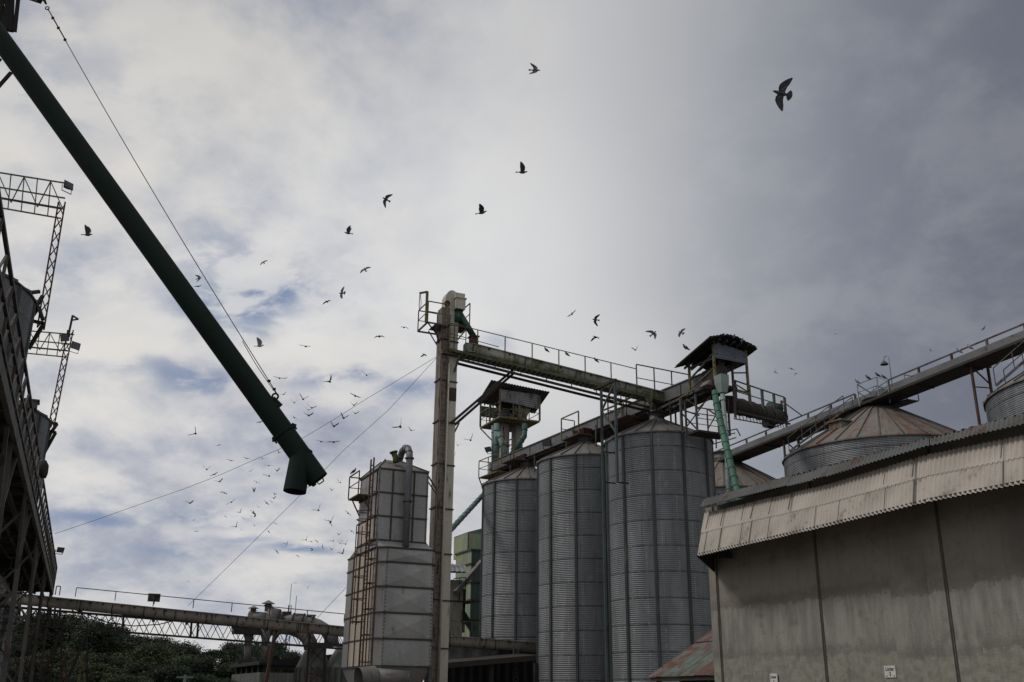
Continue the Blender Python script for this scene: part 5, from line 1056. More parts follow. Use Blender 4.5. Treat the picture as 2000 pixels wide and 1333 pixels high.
for (x0_, y0_), (x1_, y1_), w_ in (((-2, -40), (8, 60), .13), ((16, -60), (14, 60), .15), ((26, -60), (22, 62), .13), ((42, -60), (29, 62), .11), ((2, 40), (40, -40), .07), ((14, 58), (32, 58), .09), ((-10, 62), (14, 62), .12), ((-40, 212), (22, 142), .09), ((-10, 115), (2, 118), .08)):
    bar(hf, 'member', P(x0_, y0_, hY_), P(x1_, y1_, hY_), w_ * .5, w_ * .7, 'black')
for px in (-70, -24): bar(hf, 'leg', V(*(P(px, 100, hY_)[:2]), 0), V(*(P(px, 100, hY_)[:2]), 0) + UP * 19., .2, .2, 'black')
for z_ in (3, 6, 9, 12, 15): bar(hf, 'member', V(*(P(-60, 100, hY_)[:2]), z_), V(*(P(-14, 100, hY_)[:2]), z_), .1, .1, 'black')
for z_ in (): bar(hf, 'member', V(*(P(-60, 100, hY_)[:2]), z_), V(*(P(24, -20, hY_)[:2]), z_ + .2), .1, .1, 'black')
bar(hf, 'hoist_arm', P(30, -14, hY_), P(78, 2, 16.6), .1, .09, 'black'); bar(hf, 'hoist_arm', P(20, -30, hY_), P(82, -8, 16.6), .1, .09, 'black')
cb_ = thing('hoist_cable', 'steel hoist cable with eye and clamps holding the green loading spout', 'cable', P(92, 15, 16.2))
e0_ = P(82, -8, 16.4); e1_ = P(90, 8, 16.3); ey = P(92.5, 16.5, 16.3); ce = lg_ + sd_ * (rP + .1)
MB().path([e0_, e1_], [.045, .02], 8).build('turnbuckle', 'black', cb_)
vx = unit(rc); vy = unit(np.cross(rc, V(0, 1, 0)) * -1)
MB().path([ey + (V(1, 0, 0) * math.cos(a) + UP * math.sin(a)) * .036 for a in np.linspace(0, 2 * PI, 14)], .011, 6).build('eye', 'black', cb_)
mid_ = [lerp(ey, ce, f_) - UP * .10 * 4 * f_ * (1 - f_) for f_ in np.linspace(.002, 1, 24)]
MB().path(mid_, .0085, 6).build('cable', 'wire', cb_)
MB().path([lerp(mid_[0], mid_[2], f_) + V(.012, 0, .0) for f_ in np.linspace(0, 1.05, 5)], .008, 6).build('doubled_end', 'wire', cb_)
for f_ in (.3, .62, 1.): c = lerp(mid_[0], mid_[2], f_); MB().obox(c, Ee, .05, .04, c[2] - .02, c[2] + .02).build('cable_clamp', 'black', cb_)
MB().path([lerp(mid_[-1], mid_[-4], f_) + V(-.03 * math.sin(PI * min(1, f_)) - .02 * f_, 0, -.01) for f_ in np.linspace(0, 1., 8)], .007, 6).build('doubled_end', 'wire', cb_)
for f_ in (.1, .25): c = lerp(mid_[-1], mid_[-4], f_); MB().obox(c, Ee, .05, .04, c[2] - .02, c[2] + .02).build('cable_clamp', 'black', cb_)
# guy wires
def wire(label, pts, r=.010): MB().path(pts, r, 6).build('guy_wire', 'wire', None, label, 'cable', 'guy wires from the elevator tower')
wire('thin sagging guy wire from the elevator tower to the black left gantry', [P(x_, y_, Y_) for x_, y_, Y_ in ((853, 697, 46), (787, 737, 46.1), (720, 777, 46.3), (655, 818, 46.6), (590, 857, 46.9), (545, 878, 47.1), (500, 897, 47.3), (430, 928, 47.6), (360, 955, 48), (280, 983, 48.5), (190, 1015, 49), (107, 1043, 49.6))])
wire('thin straight guy wire from the elevator tower down past the green spout outlet', [P(x_, y_, Y_) for x_, y_, Y_ in ((853, 699, 46), (760, 800, 47), (671, 880, 48), (575, 979, 50), (470, 1083, 52), (368, 1183, 53.5))])
wire('short thin guy wire slanting down left of the dryer to the dust duct', [P(x_, y_, Y_) for x_, y_, Y_ in ((676, 1148, 56), (650, 1175, 58), (620, 1207, 60))], .012)
# ------------------------------------------------------------------ concrete wall building on the right
W0 = P(1737, 1312, 22.); W0 = V(W0[0], W0[1], 0); W1 = W0 + D
def PW(px, py, o_=0.): return PV(px, py, W0 - Ee * o_, W1 - Ee * o_)
cn = PW(1397, 1100); cn = V(cn[0], cn[1], 0); s_c = (cn - W0) @ D
bn_ = thing('concrete_building', 'long stained rendered concrete building with a slanting corrugated canopy at the right', 'building', cn)
near = cn - D * 22; WH = 6.6
def slab(name, m_, a, b, z0, z1, th): MB().hexa([a + UP * z0, b + UP * z0, b + Ee * th + UP * z0, a + Ee * th + UP * z0], [a + UP * z1, b + UP * z1, b + Ee * th + UP * z1, a + Ee * th + UP * z1]).build(name, m_, bn_)
slab('wall', 'wall', near, cn, 0, WH, .3)
MB().hexa([v_ for v_ in rect(cn - D * .3 + Ee * .303, Ee, 9.4, D, .3)], [v_ + UP * WH for v_ in rect(cn - D * .3 + Ee * .303, Ee, 9.4, D, .3)]).build('end_wall', 'wall', bn_)
# pilasters and grooves
for px, y_, wd in ((1401, 1250, .3), (1592, 1200, .42), (1832, 1150, .42)):
    c = PW(px, y_); c = V(c[0], c[1], 0); a = c - D * wd / 2; b = c + D * wd / 2
    MB().hexa([a - Ee * .05, b - Ee * .05, b - Ee * .003, a - Ee * .003], [v_ + UP * WH for v_ in (a - Ee * .05, b - Ee * .05, b - Ee * .003, a - Ee * .003)]).build('pilaster', 'wall', bn_)
    g_ = a - D * .045; MB().hexa([g_ - Ee * .02, a - D * .003 - Ee * .02, a - D * .003 - Ee * .002, g_ - Ee * .002], [v_ + UP * WH for v_ in (g_ - Ee * .02, a - D * .003 - Ee * .02, a - D * .003 - Ee * .002, g_ - Ee * .002)]).build('joint_groove', 'lap', bn_)
# canopy: control stations along the wall
o_b, o_m, o_t = 1.15, .55, .22
xs_ = [(1362, 1086, 1376, 1003, 1386, 985), (1602, 1031, 1610, 948, 1618, 930), (1812, 980, 1815, 887, 1818, 872), (2000, 944, 2000, 850, 2000, 822)]
Bp = [PW(a_[0], a_[1], o_b) for a_ in xs_]; Tp = [PW(a_[4] if 0 else a_[2], a_[3], o_t + .12) for a_ in xs_]
ext = lambda L: L + [L[-1] + (L[-1] - L[-2]) * 2.2]
Bp = ext(Bp); Tp = ext(Tp)
lowm, upm = MB(), MB()
for i in range(len(Bp) - 1):
    a0_, a1_, t0_, t1_ = Bp[i], Bp[i + 1], Tp[i], Tp[i + 1]
    Lq = np.linalg.norm(a1_ - a0_); L0, L1 = lerp(a0_, t0_, .60), lerp(a1_, t1_, .60)
    lowm.sheet(a0_, a1_, L1, L0, .115, .024, unit(-Ee + UP * .5), 4, True, .02, .72, Lq)
    U0, U1 = lerp(a0_, t0_, .52), lerp(a1_, t1_, .52); o_ = -Ee * .012 + UP * .004
    upm.sheet(U0 + o_, U1 + o_, t1_ + o_ * .2, t0_ + o_ * .2, .115, .024, unit(-Ee + UP * .5), 4, True, .02, .72, Lq)
lowm.build('canopy_sheet', 'tanroof2', bn_, label='lower row of bleached corrugated canopy sheets'); upm.build('canopy_sheet', 'tanroof', bn_, label='upper row of bleached corrugated canopy sheets')
rq = random.Random(12)
for i in range(len(Bp) - 1):
    Ls = np.linalg.norm(Bp[i + 1] - Bp[i]); n_ = int(Ls / .62); o_ = -Ee * .035 + UP * .018
    for k in range(n_):
        f_ = (k + rq.uniform(.2, .8)) / n_; w_ = rq.choice((.008, .010, .014, .022))
        a = lerp(Bp[i], Bp[i + 1], f_); b = lerp(Tp[i], Tp[i + 1], f_)
        if rq.random() < .75: bar(bn_, 'sheet_lap', a + o_, lerp(a, b, .50) + o_, w_, .02, 'lap')
        if rq.random() < .75: bar(bn_, 'sheet_lap', lerp(a, b, .54) + o_ * 2.4, b + o_ * 1.4, w_, .02, 'lap')
for i in range(len(Bp) - 1):
    bar(bn_, 'canopy_purlin', Bp[i] + Ee * .06 + UP * .03, Bp[i + 1] + Ee * .06 + UP * .03, .05, .08, 'dark')
    for k in range(0): c = lerp(Bp[i], Bp[i + 1], k / 5) + Ee * .06; w_ = V(c[0], c[1], 0) + Ee * ((W0 - c) @ Ee + 0) ; bar(bn_, 'canopy_bracket', c, V(w_[0], w_[1], c[2] + .1), .05, .06, 'dark')
# folded roof edge above the canopy
em = MB(); Eb = ext([PW(x_, y_, o_t + .42) for x_, y_ in ((1366, 990), (1610, 931), (1815, 870), (2000, 828))]); Et = ext([PW(x_, y_, o_t + .1) for x_, y_ in ((1377, 974), (1470, 945), (1640, 905), (1815, 858), (2000, 806))][:1] + [PW(x_, y_, o_t + .1) for x_, y_ in ((1618, 910), (1815, 856), (2000, 808))])
for i in range(len(Eb) - 1): em.sheet(Eb[i], Eb[i + 1], Et[i + 1], Et[i], .11, .02, unit(-Ee + UP * .8), 4, True, .05, .9)
em.build('roof_edge', 'roofsheet', bn_)
rm_ = MB()
for i in range(len(Et) - 1):
    bk = Ee * 9.5 + UP * .9; rm_.sheet(Et[i], Et[i + 1], Et[i + 1] + bk, Et[i] + bk, .2, .02)
rm_.build('roof', 'roofsheet', bn_)
# end bracket board of the canopy (dark triangle)
MB().add([Bp[0], Bp[0] + D * .05, PW(1397, 1118) - Ee * .0, PW(1397, 1118) + D * .05, PW(1397, 1010), PW(1397, 1010) + D * .05, Tp[0], Tp[0] + D * .05], [(0, 2, 4, 6), (7, 5, 3, 1), (0, 1, 3, 2), (6, 7, 1, 0)]).build('canopy_end_board', 'dark', bn_)
MB().sheet(Bp[0] + D * .02, Bp[0] + D * .02 + Ee * 9, Tp[0] + Ee * 9, Tp[0] + D * .02, .2, .015).build('end_canopy_sheet', 'roofsheet', bn_)
for lab, px, py, tx in (('white Lister 1 sign low on the concrete wall, left one', 1511, 1326, '1'), ('white Lister 2 sign low on the concrete wall, right one', 1738, 1312, '2')):
    c = PW(px, py, .05 if tx == '1' else .02); wS, hS = (.27, .28) if tx == '1' else (.31, .235)
    s_ = thing('wall_sign', lab, 'sign', c - UP * hS / 2, 'numbered wall signs'); nrm = -Ee; ux = -D
    if tx == '1': c = c - UP * .02
    a = c + D * wS / 2; b = c - D * wS / 2
    MB().hexa([a - UP * hS / 2, b - UP * hS / 2, b - UP * hS / 2 + Ee * .012, a - UP * hS / 2 + Ee * .012], [a + UP * hS / 2, b + UP * hS / 2, b + UP * hS / 2 + Ee * .012, a + UP * hS / 2 + Ee * .012]).build('board', 'sign', s_)
    text(s_, 'Lister', c + UP * hS * .22, ux, UP, .105 if tx == '2' else .095, 'ink', nrm); text(s_, tx, c - UP * hS * .2, ux, UP, .11, 'ink', nrm)
    bar(s_, 'small_print', c + D * wS * .38 - UP * hS * .38 - Ee * .004, c + D * wS * .26 - UP * hS * .38 - Ee * .004, .004, .014, 'ink')
    bar(s_, 'small_mark', c - D * wS * .33 - UP * hS * .38 - Ee * .004, c - D * wS * .42 - UP * hS * .38 - Ee * .004, .004, .022, 'glass')
# lean-to roof between wall and silo
lo = thing('lean_to', 'low lean to with patchy rust and green corrugated roof left of the concrete wall', 'lean-to', V(*(P(1340, 1330, 36)[:2]), 0))
le0 = P(1405, 1319, 32.); dl_ = None
LEz = le0[2]; far_ = PZ(1267, 1322, LEz); ld_ = unit((far_ - le0)); up_ = unit(Ee * math.cos(R(30)) + UP * math.sin(R(30)))
sl1, sl2 = 2.4, 5.6; tot = np.linalg.norm(far_ - le0) + 0.; le0 = le0 - ld_ * 2.; tot += 2
# far edge steps
k = 0; s = 0.; pal = ['lowgrey', 'lowroof', 'lowgreen', 'lowroof', 'lowgrey', 'lowroof', 'lowgreen', 'lowgreen', 'lowgrey', 'lowroof']
nS = max(4, int(tot / .8)); wS = tot / nS
for k in range(nS):
    a = le0 + ld_ * (k * wS); b = a + ld_ * (wS + .04); lift = UP * (.012 * (k % 2))
    MB().sheet(a + lift, b + lift, b + up_ * sl1 + lift, a + up_ * sl1 + lift, .11, .016).build('roof_sheet', (['lowgrey', 'lowgreen', 'lowgreen', 'lowroof', 'lowroof', 'lowgrey'] + ['lowroof'] * 30)[nS - 1 - k], lo)
    MB().sheet(a + up_ * (sl1 - .15) + UP * .05 + lift, b + up_ * (sl1 - .15) + UP * .05 + lift, b + up_ * sl2 + UP * .05 + lift, a + up_ * sl2 + UP * .05 + lift, .11, .016).build('roof_sheet', 'lowgrey' if k % 3 else 'lowroof', lo)
bar(lo, 'eave_beam', le0 + Ee * .1 - UP * .08, le0 + ld_ * tot + Ee * .1 - UP * .08, .08, .12, 'dark')
for k in range(5): c = le0 + ld_ * (tot * k / 4.2) + Ee * .2; bar(lo, 'post', V(c[0], c[1], 0), c, .12, .12, 'dark')
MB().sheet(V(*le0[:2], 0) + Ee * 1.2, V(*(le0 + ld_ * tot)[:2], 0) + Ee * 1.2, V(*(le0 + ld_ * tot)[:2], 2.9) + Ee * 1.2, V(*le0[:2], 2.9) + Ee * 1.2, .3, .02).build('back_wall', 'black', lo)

# ------------------------------------------------------------------ trees, mast and pole in the distance
def leaf_cloud(clumps, n, size, seed):
    r = np.random.default_rng(seed); vs = []; fs = []
    for (c, rad) in clumps:
        k = max(30, int(n * rad ** 2)); d = r.normal(size=(k, 3)); d /= np.linalg.norm(d, axis=1)[:, None]
        rr = rad * (r.random(k) ** .45) * (1 + .22 * r.normal(size=k)); p = np.array(c) + d * rr[:, None] * V(1, 1, .75)
        for q in p:
            a = r.normal(size=3); a /= np.linalg.norm(a); b = np.cross(a, r.normal(size=3)); b /= np.linalg.norm(b); s_ = size * r.uniform(.6, 1.4)
            i = len(vs); vs += [tuple(q - a * s_), tuple(q + b * s_ * .6), tuple(q + a * s_), tuple(q - b * s_ * .6)]; fs.append((i, i + 1, i + 2, i + 3))
    return vs, fs
def make_tree(label, h, wd, dens, seed, m_, open_=False):
    r = np.random.default_rng(seed); t_ = thing('tree', label, 'tree', (0, 0, 0), 'trees beyond the yard'); ks = []
    tk = MB().path([V(0, 0, 0), V(.15, .1, h * .3), V(-.1, .2, h * .6)], [.35, .26, .14], 9)
    cl_ = []; n_ = 16 if open_ else 26
    for i in range(n_):
        a = r.uniform(0, 2 * PI); f = r.random() ** .6; zf_ = r.uniform(.38, .93) if not open_ else r.uniform(.62, .92)
        w_ = wd * math.sqrt(max(.05, 1 - ((zf_ - .55) / .5) ** 2)); c = V(math.cos(a) * f * w_, math.sin(a) * f * w_, zf_ * h)
        cl_.append((c, r.uniform(.10, .19) * h * (.55 if open_ else 1.)))
        if i < (14 if open_ else 8): tk.path([V(0, .1, h * r.uniform(.25, .5)), lerp(V(0, 0, h * .5), c, .5), c], [.12, .08, .03], 6)
    ks.append(tk.build('trunk', 'bark', t_))
    vs, fs = leaf_cloud(cl_, dens * 3.6, .115 if not open_ else .11, seed + 5); ks.append(MB().add(vs, fs).build('crown', m_, t_)); KID[t_] = ks
    return t_
trs = [make_tree('', 11., 4.6, 330, 1, 'leafA'), make_tree('', 10., 4., 330, 2, 'leafB'), make_tree('', 10., 5., 260, 3, 'leafA', True)]
used = set()
def put_tree(kind, px, py, Y, label, sx=1.):
    src = trs[kind]; o = src if kind not in used else copy_tree(src); used.add(kind)
    top = P(px, py, Y); h = (11., 10., 10.)[kind]; sc_ = top[2] / h / .98; o.location = (top[0], top[1], 0); o.scale = (sc_ * sx, sc_ * sx, sc_); o.rotation_euler.z = px * .37; o['label'] = label
put_tree(0, 165, 1197, 96, 'tallest round dark tree of the wood, behind the lower left conveyor', 1.3)
put_tree(0, 80, 1206, 100, 'broad dark tree at the left of the wood, behind the gantry trestles', 1.2)
put_tree(0, 232, 1220, 104, 'dark tree on the right shoulder of the tallest round tree', 1.1)
put_tree(1, 60, 1290, 70, 'brighter olive bushy tree low at the bottom left corner', 1.5)
put_tree(1, 130, 1275, 78, 'olive bushy tree in front of the tallest dark tree', 1.5)
put_tree(0, 285, 1245, 108, 'dark tree in the dip right of the tallest tree', 1.2)
put_tree(0, 335, 1243, 110, 'flat topped dark tree in the middle of the wood', 1.3)
put_tree(1, 312, 1262, 90, 'olive tree low in the middle of the wood', 1.3)
put_tree(2, 400, 1258, 95, 'open branched tree with sky showing between its limbs', 1.35)
put_tree(2, 435, 1264, 98, 'smaller open branched tree beside the shed roof', 1.2)
put_tree(0, 375, 1285, 85, 'low dark tree in front of the open branched tree', 1.3)
put_tree(0, 250, 1280, 80, 'low dark tree at the bottom between the tall tree and the middle wood', 1.4)
put_tree(1, 190, 1300, 74, 'low olive tree at the foot of the tallest dark tree', 1.5)
put_tree(0, 488, 1255, 112, 'dark tree behind the left cyclone down pipe', 1.)
put_tree(0, 518, 1252, 112, 'dark tree behind the right cyclone down pipe, highest of the right group', .9)
put_tree(0, 548, 1272, 112, 'small dark tree left of the lattice radio mast', .9)
put_tree(1, 440, 1300, 86, 'low olive tree left of the shed wall', 1.3)
put_tree(0, 10, 1235, 90, 'dark tree cut by the left edge below the gantry', 1.2)
put_tree(0, 462, 1282, 100, 'dark tree between the open branched trees and the cyclone pipes', 1.1)
put_tree(0, 310, 1300, 78, 'low dark tree in front of the middle of the wood', 1.5)
put_tree(0, 100, 1318, 66, 'dark shrubby tree at the very bottom left', 1.6)
put_tree(1, 250, 1322, 70, 'shrubby olive tree at the bottom near the utility pole', 1.6)
put_tree(0, 420, 1318, 76, 'shrubby dark tree at the bottom left of the shed', 1.5)
rY = 170.; rm2 = thing('radio_mast', 'thin lattice radio mast rising behind the dust duct', 'mast', V(*(P(560, 1300, rY)[:2]), 0))
b0_ = V(*(P(558, 1300, rY)[:2]), 0); tz_ = P(567, 1182, rY)[2]; t0_ = P(566, 1182, rY); t0_ = V(t0_[0], t0_[1], tz_)
for a in (0, 2.1, 4.2): bar(rm2, 'leg', b0_ + V(math.cos(a), math.sin(a), 0) * .6, t0_ + V(math.cos(a), math.sin(a), 0) * .25, .10, .10, 'steel')
for k in range(30):
    c = lerp(b0_, t0_, k / 30); d_ = lerp(b0_, t0_, (k + 1) / 30); s_ = .6 - .35 * k / 30
    bar(rm2, 'lattice_brace', c + V(s_ * (-1) ** k, 0, 0), d_ + V(-s_ * (-1) ** k, 0, 0), .07, .07, 'steel')
bar(rm2, 'antenna', t0_, t0_ + UP * 3.5, .07, .07, 'steel'); bar(rm2, 'antenna', t0_ + V(1, 0, -3), t0_ + V(1, 0, 1.5), .09, .09, 'pale')
rm3 = thing('radio_mast', 'faint far lattice mast seen through the left conveyor truss', 'mast', V(*(P(226, 1200, 190)[:2]), 0))
a = P(226, 1195, 190); 
for o_ in (-.7, .7): bar(rm3, 'leg', V(a[0] + o_, a[1], 0), V(a[0] + o_ * .4, a[1], a[2]), .12, .12, 'steel')
for k in range(22): bar(rm3, 'lattice_brace', V(a[0] - .7 * (-1) ** k, a[1], a[2] * k / 22), V(a[0] + .7 * (-1) ** k, a[1], a[2] * (k + 1) / 22), .08, .08, 'steel')
up2 = P(362, 1318, 64); ut = thing('utility_pole', 'small pale utility pole in front of the dark trees at the bottom', 'pole', V(up2[0], up2[1], 0)); bar(ut, 'pole', V(up2[0], up2[1], 0), up2, .16, .16, 'pale'); bar(ut, 'cross_arm', up2 - V(.5, 0, .15), up2 + V(.5, 0, -.15), .1, .1, 'pale')

# ------------------------------------------------------------------ pigeons
def bird_mesh(name, up1, up2, sweep=.0, fan=.5, up1b=None, up2b=None, fold=1.):
    m = MB(); B_ = [(-.105, .018), (-.07, .034), (-.02, .047), (.04, .048), (.085, .034), (.115, .024), (.135, .025), (.152, .018), (.163, .007), (.178, .003)]; n = 10; vs = []
    zc_ = [0, 0, -.004, -.004, .004, .014, .02, .021, .018, .014]
    for (x_, r_), zz_ in zip(B_, zc_):
        for k in range(n): a = 2 * PI * k / n; vs.append(V(x_, r_ * math.cos(a), zz_ + r_ * .9 * math.sin(a)))
    m.add(vs, [(i * n + k, i * n + (k + 1) % n, (i + 1) * n + (k + 1) % n, (i + 1) * n + k) for i in range(len(B_) - 1) for k in range(n)] + [tuple(range(n))[::-1], tuple(range((len(B_) - 1) * n, len(B_) * n))], True)
    # tail fan
    tl = [V(-.09, -.014, .004)] + [V(-.09 - .125 * math.cos(a), .125 * math.sin(a), .0) for a in np.linspace(-fan, fan, 7)] + [V(-.09, .014, .004)]
    N_ = len(tl); m.add([q + UP * .004 for q in tl] + [q - UP * .003 for q in tl], [tuple(range(N_)), tuple(range(2 * N_ - 1, N_ - 1, -1))] + [(k, k + N_, (k + 1) % N_ + N_, (k + 1) % N_) for k in range(N_)])
    for sg in (-1, 1):
        a1, a2 = (up1, up2) if sg > 0 or up1b is None else (up1b, up2b)
        le = [(.055, .02), (.085, .09), (.10, .155), (.078, .22), (.035, .285), (-.02, .335)]; te_ = [(-.06, .02), (-.062, .09), (-.056, .15), (-.06, .20), (-.055, .255), (-.045, .315)]
        rows = []
        for (xl, yl), (xt, yt) in zip(le, te_):
            row = []
            for x_, y_ in ((xl, yl), ((xl + xt) / 2, (yl + yt) / 2), (xt, yt)):
                y_ *= fold; x_ = x_ - sweep * max(0, y_ - .1) * 1.2
                i1 = min(y_, .15 * fold); i2 = max(0, y_ - .15 * fold)
                yy = i1 * math.cos(a1) + i2 * math.cos(a2); zz_ = .012 + i1 * math.sin(a1) + i2 * math.sin(a2)
                row.append(V(x_, sg * yy, zz_))
            row[1] = row[1] + UP * .008; rows.append(row)
        b = [q for r_ in rows for q in r_]; nR = len(rows); fs = []
        for i in range(nR - 1):
            for j in range(2): fs.append((i * 3 + j, i * 3 + j + 1, (i + 1) * 3 + j + 1, (i + 1) * 3 + j))
        K = len(b); m.add(b + [q - UP * .006 * (1 if abs(math.cos(a1)) > .4 else .3) + V(0, .004, 0) for q in b], fs + [tuple(K + v_ for v_ in f_[::-1]) for f_ in fs] + [(i * 3, K + i * 3, K + (i + 1) * 3, (i + 1) * 3) for i in range(nR - 1)] + [(i * 3 + 2, (i + 1) * 3 + 2, K + (i + 1) * 3 + 2, K + i * 3 + 2) for i in range(nR - 1)], True)
    me = bpy.data.meshes.new(name); me.from_pydata([tuple(q) for q in m.v], [], m.f); me.polygons.foreach_set('use_smooth', m.sm); return me
def perched_mesh():
    m = MB(); pts = [V(-.17, 0, -.07), V(-.11, 0, -.03), V(-.05, 0, .03), V(.01, 0, .075), V(.05, 0, .12), V(.065, 0, .165), V(.075, 0, .19), V(.098, 0, .19), V(.118, 0, .18)]
    m.path(pts, [.015, .028, .052, .062, .048, .026, .028, .018, .004], 12)
    for sg in (-1, 1): m.path([V(.01, sg * .04, .10), V(-.05, sg * .055, .045), V(-.13, sg * .03, -.025)], [.02, .03, .008], 8); m.path([V(-.01, sg * .02, .03), V(0, sg * .02, -.03)], .006, 6)
    me = bpy.data.meshes.new('perched_pigeon'); me.from_pydata([tuple(q) for q in m.v], [], m.f); me.polygons.foreach_set('use_smooth', m.sm); return me
r_ = R
POSE = {'V': bird_mesh('pigeon_wings_up', r_(38), r_(48)), 'v': bird_mesh('pigeon_wings_half_up', r_(22), r_(30), .2), 'F': bird_mesh('pigeon_wings_level', r_(8), r_(-4), .25), 'M': bird_mesh('pigeon_wings_down', r_(10), r_(-42), .2),
        'L': bird_mesh('pigeon_one_wing_up', r_(0), r_(4), .1, .4, r_(72), r_(78)), 'U': bird_mesh('pigeon_wings_high', r_(62), r_(74), .1), 'B': bird_mesh('pigeon_banking', r_(6), r_(10), .55, .45), 'W': bird_mesh('pigeon_spread', r_(4), r_(6), .3, 1.05), 'D': bird_mesh('pigeon_wings_folded_down', r_(-20), r_(-62), .5, .3, None, None, .85), 'P': perched_mesh()}
for k, me in POSE.items(): me.materials.append(MT['bird'])
POSEL = {}
BIRDS = []
def bird(px, py, span, pose, rot=0., view='back', Y=None, light=False, label=None, face=1, group='pigeons flying over the plant'):
    BIRDS.append(dict(px=px, py=py, span=span, pose=pose, rot=rot, view=view, Y=Y, light=light, label=label, face=face, group=group))
# near, individually recognisable
bird(1045, 138, 27, 'B', -4, 'below', label='dark pigeon high in the centre sky, seen from below, flying right', face=1)
bird(1526, 183, 61, 'W', 163, 'below', label='largest dark pigeon, wings spread wide and tail fanned, alone in the upper right', face=1)
bird(1020, 337, 20, 'U', 0, 'side', label='pigeon with pale raised wings flying right below the highest centre pigeon', light=False)
bird(941, 416, 20, 'V', 14, 'side', label='dark pigeon with curved raised wings left of and below the pale winged one')
bird(754, 390, 21, 'B', 150, 'below', label='dark pigeon flying left in the pale centre sky above the others')
bird(680, 456, 15, 'U', 170, 'side', label='small dark pigeon with one wing visible, flying left above the elevator', face=-1)
bird(713, 527, 23, 'F', 32, 'below2', label='grey pigeon gliding on a steep slant left of the elevator head')
bird(668, 573, 24, 'W', 85, 'below2', label='dark pigeon seen from below with wings vertical, left of the elevator head')
bird(639, 590, 18, 'M', 20, label='pale pigeon with drooping wings just below the dark vertical winged one')
bird(515, 513, 16, 'F', 35, 'below2', label='dark pigeon gliding just right of the middle of the green pipe')
bird(171, 459, 19, 'U', 0, 'side', label='dark pigeon with raised wings left of the green pipe beside the lattice walkways', light=False)
bird(389, 544, 15, 'B', 20, 'below', label='upper of two pigeons meeting the hoist cable beside the green pipe')
bird(387, 560, 15, 'F', 5, 'back', label='lower of two pigeons meeting the hoist cable beside the green pipe')
bird(1117, 614, 21, 'F', 40, 'back', label='pigeon gliding on a slant above the trough bridge')
bird(1163, 625, 17, 'B', 170, 'below', label='black chunky pigeon above the middle of the trough bridge')
bird(1163, 659, 19, 'D', 8, 'back', label='pigeon with hunched down wings directly below the black chunky one')
bird(1276, 652, 20, 'B', 40, 'below', label='pale bellied pigeon left of the ragged roof of the right head house')
bird(1330, 650, 21, 'W', 55, 'below2', label='dark curved pigeon just left of the ragged black roof')
bird(1241, 684, 14, 'V', 12, label='pigeon with wings in a sharp V above the right end of the trough bridge')
bird(1513, 727, 10, 'V', -70, label='tiny pigeon right of the tin clad head house, left of the tumbling pair')
bird(1546, 721, 12, 'M', -25, label='upper left pigeon of the pair tumbling right of the tin clad head house')
bird(1554, 730, 10, 'D', 30, 'back', label='lower right dark pigeon of the pair tumbling right of the tin clad head house')
bird(1632, 653, 7, 'F', 0, label='tiny pale speck of a pigeon in the dark sky above the wide silo', light=True)
bird(1921, 642, 20, 'F', 50, label='pigeon rising on a slant above the right end of the long conveyor')
bird(1818, 686, 8, 'V', -20, label='tiny pigeon between the goose neck lamp and the long conveyor railing')
bird(507, 676, 17, 'U', 5, 'side', label='pale pigeon with tall raised wings beside the green pipe', light=True)
bird(597, 677, 23, 'F', -8, label='pigeon gliding level midway between the green pipe and the elevator')
bird(741, 658, 20, 'M', 5, label='dark pigeon with wings arched down, left of the elevator tower')
bird(789, 640, 18, 'M', -5, label='pigeon with wings arched down nearest the elevator hoist')
bird(829, 693, 13, 'D', 0, 'back', label='dark hunched pigeon right beside the guy wire anchor on the elevator')
bird(496, 1003, 18, 'M', -50, label='largest dark pigeon of the low flock, one wing hanging straight down')
# mid and far flocks
for a in ((546, 739, 22, 'F', -8), (558, 739, 10, 'F', 15), (644, 746, 14, 'L', 0), (716, 733, 20, 'v', -12), (554, 771, 13, 'v', 20), (592, 780, 19, 'V', -15), (575, 787, 14, 'V', 0), (609, 797, 19, 'v', -10), (602, 801, 12, 'v', -15), (603, 812, 20, 'v', -2), (575, 816, 14, 'F', -30), (694, 774, 22, 'F', -22), (691, 792, 14, 'V', 0), (694, 808, 16, 'v', -5), (671, 817, 18, 'V', -18), (652, 833, 18, 'V', -12), (627, 863, 20, 'F', -12), (652, 864, 24, 'F', 6), (782, 834, 17, 'L', 10), (803, 841, 15, 'v', -25), (508, 825, 14, 'F', 12)):
    bird(*a, group='mid flock')
for a in ((382, 847, 15, 'L', 20), (428, 870, 10, 'F', 18), (451, 900, 15, 'F', -14), (482, 896, 13, 'F', -10), (513, 896, 14, 'F', -5), (525, 910, 17, 'F', -2), (541, 920, 12, 'V', 0), (490, 920, 14, 'F', 30), (526, 930, 13, 'L', -8), (404, 917, 16, 'V', 0), (419, 927, 17, 'F', 25), (429, 941, 17, 'v', 16), (501, 942, 15, 'F', -28), (496, 960, 8, 'U', 0), (438, 963, 15, 'M', -20), (452, 981, 20, 'F', 32), (371, 983, 17, 'v', 5), (545, 885, 10, 'V', -20)):
    bird(*a, group='upper low flock')
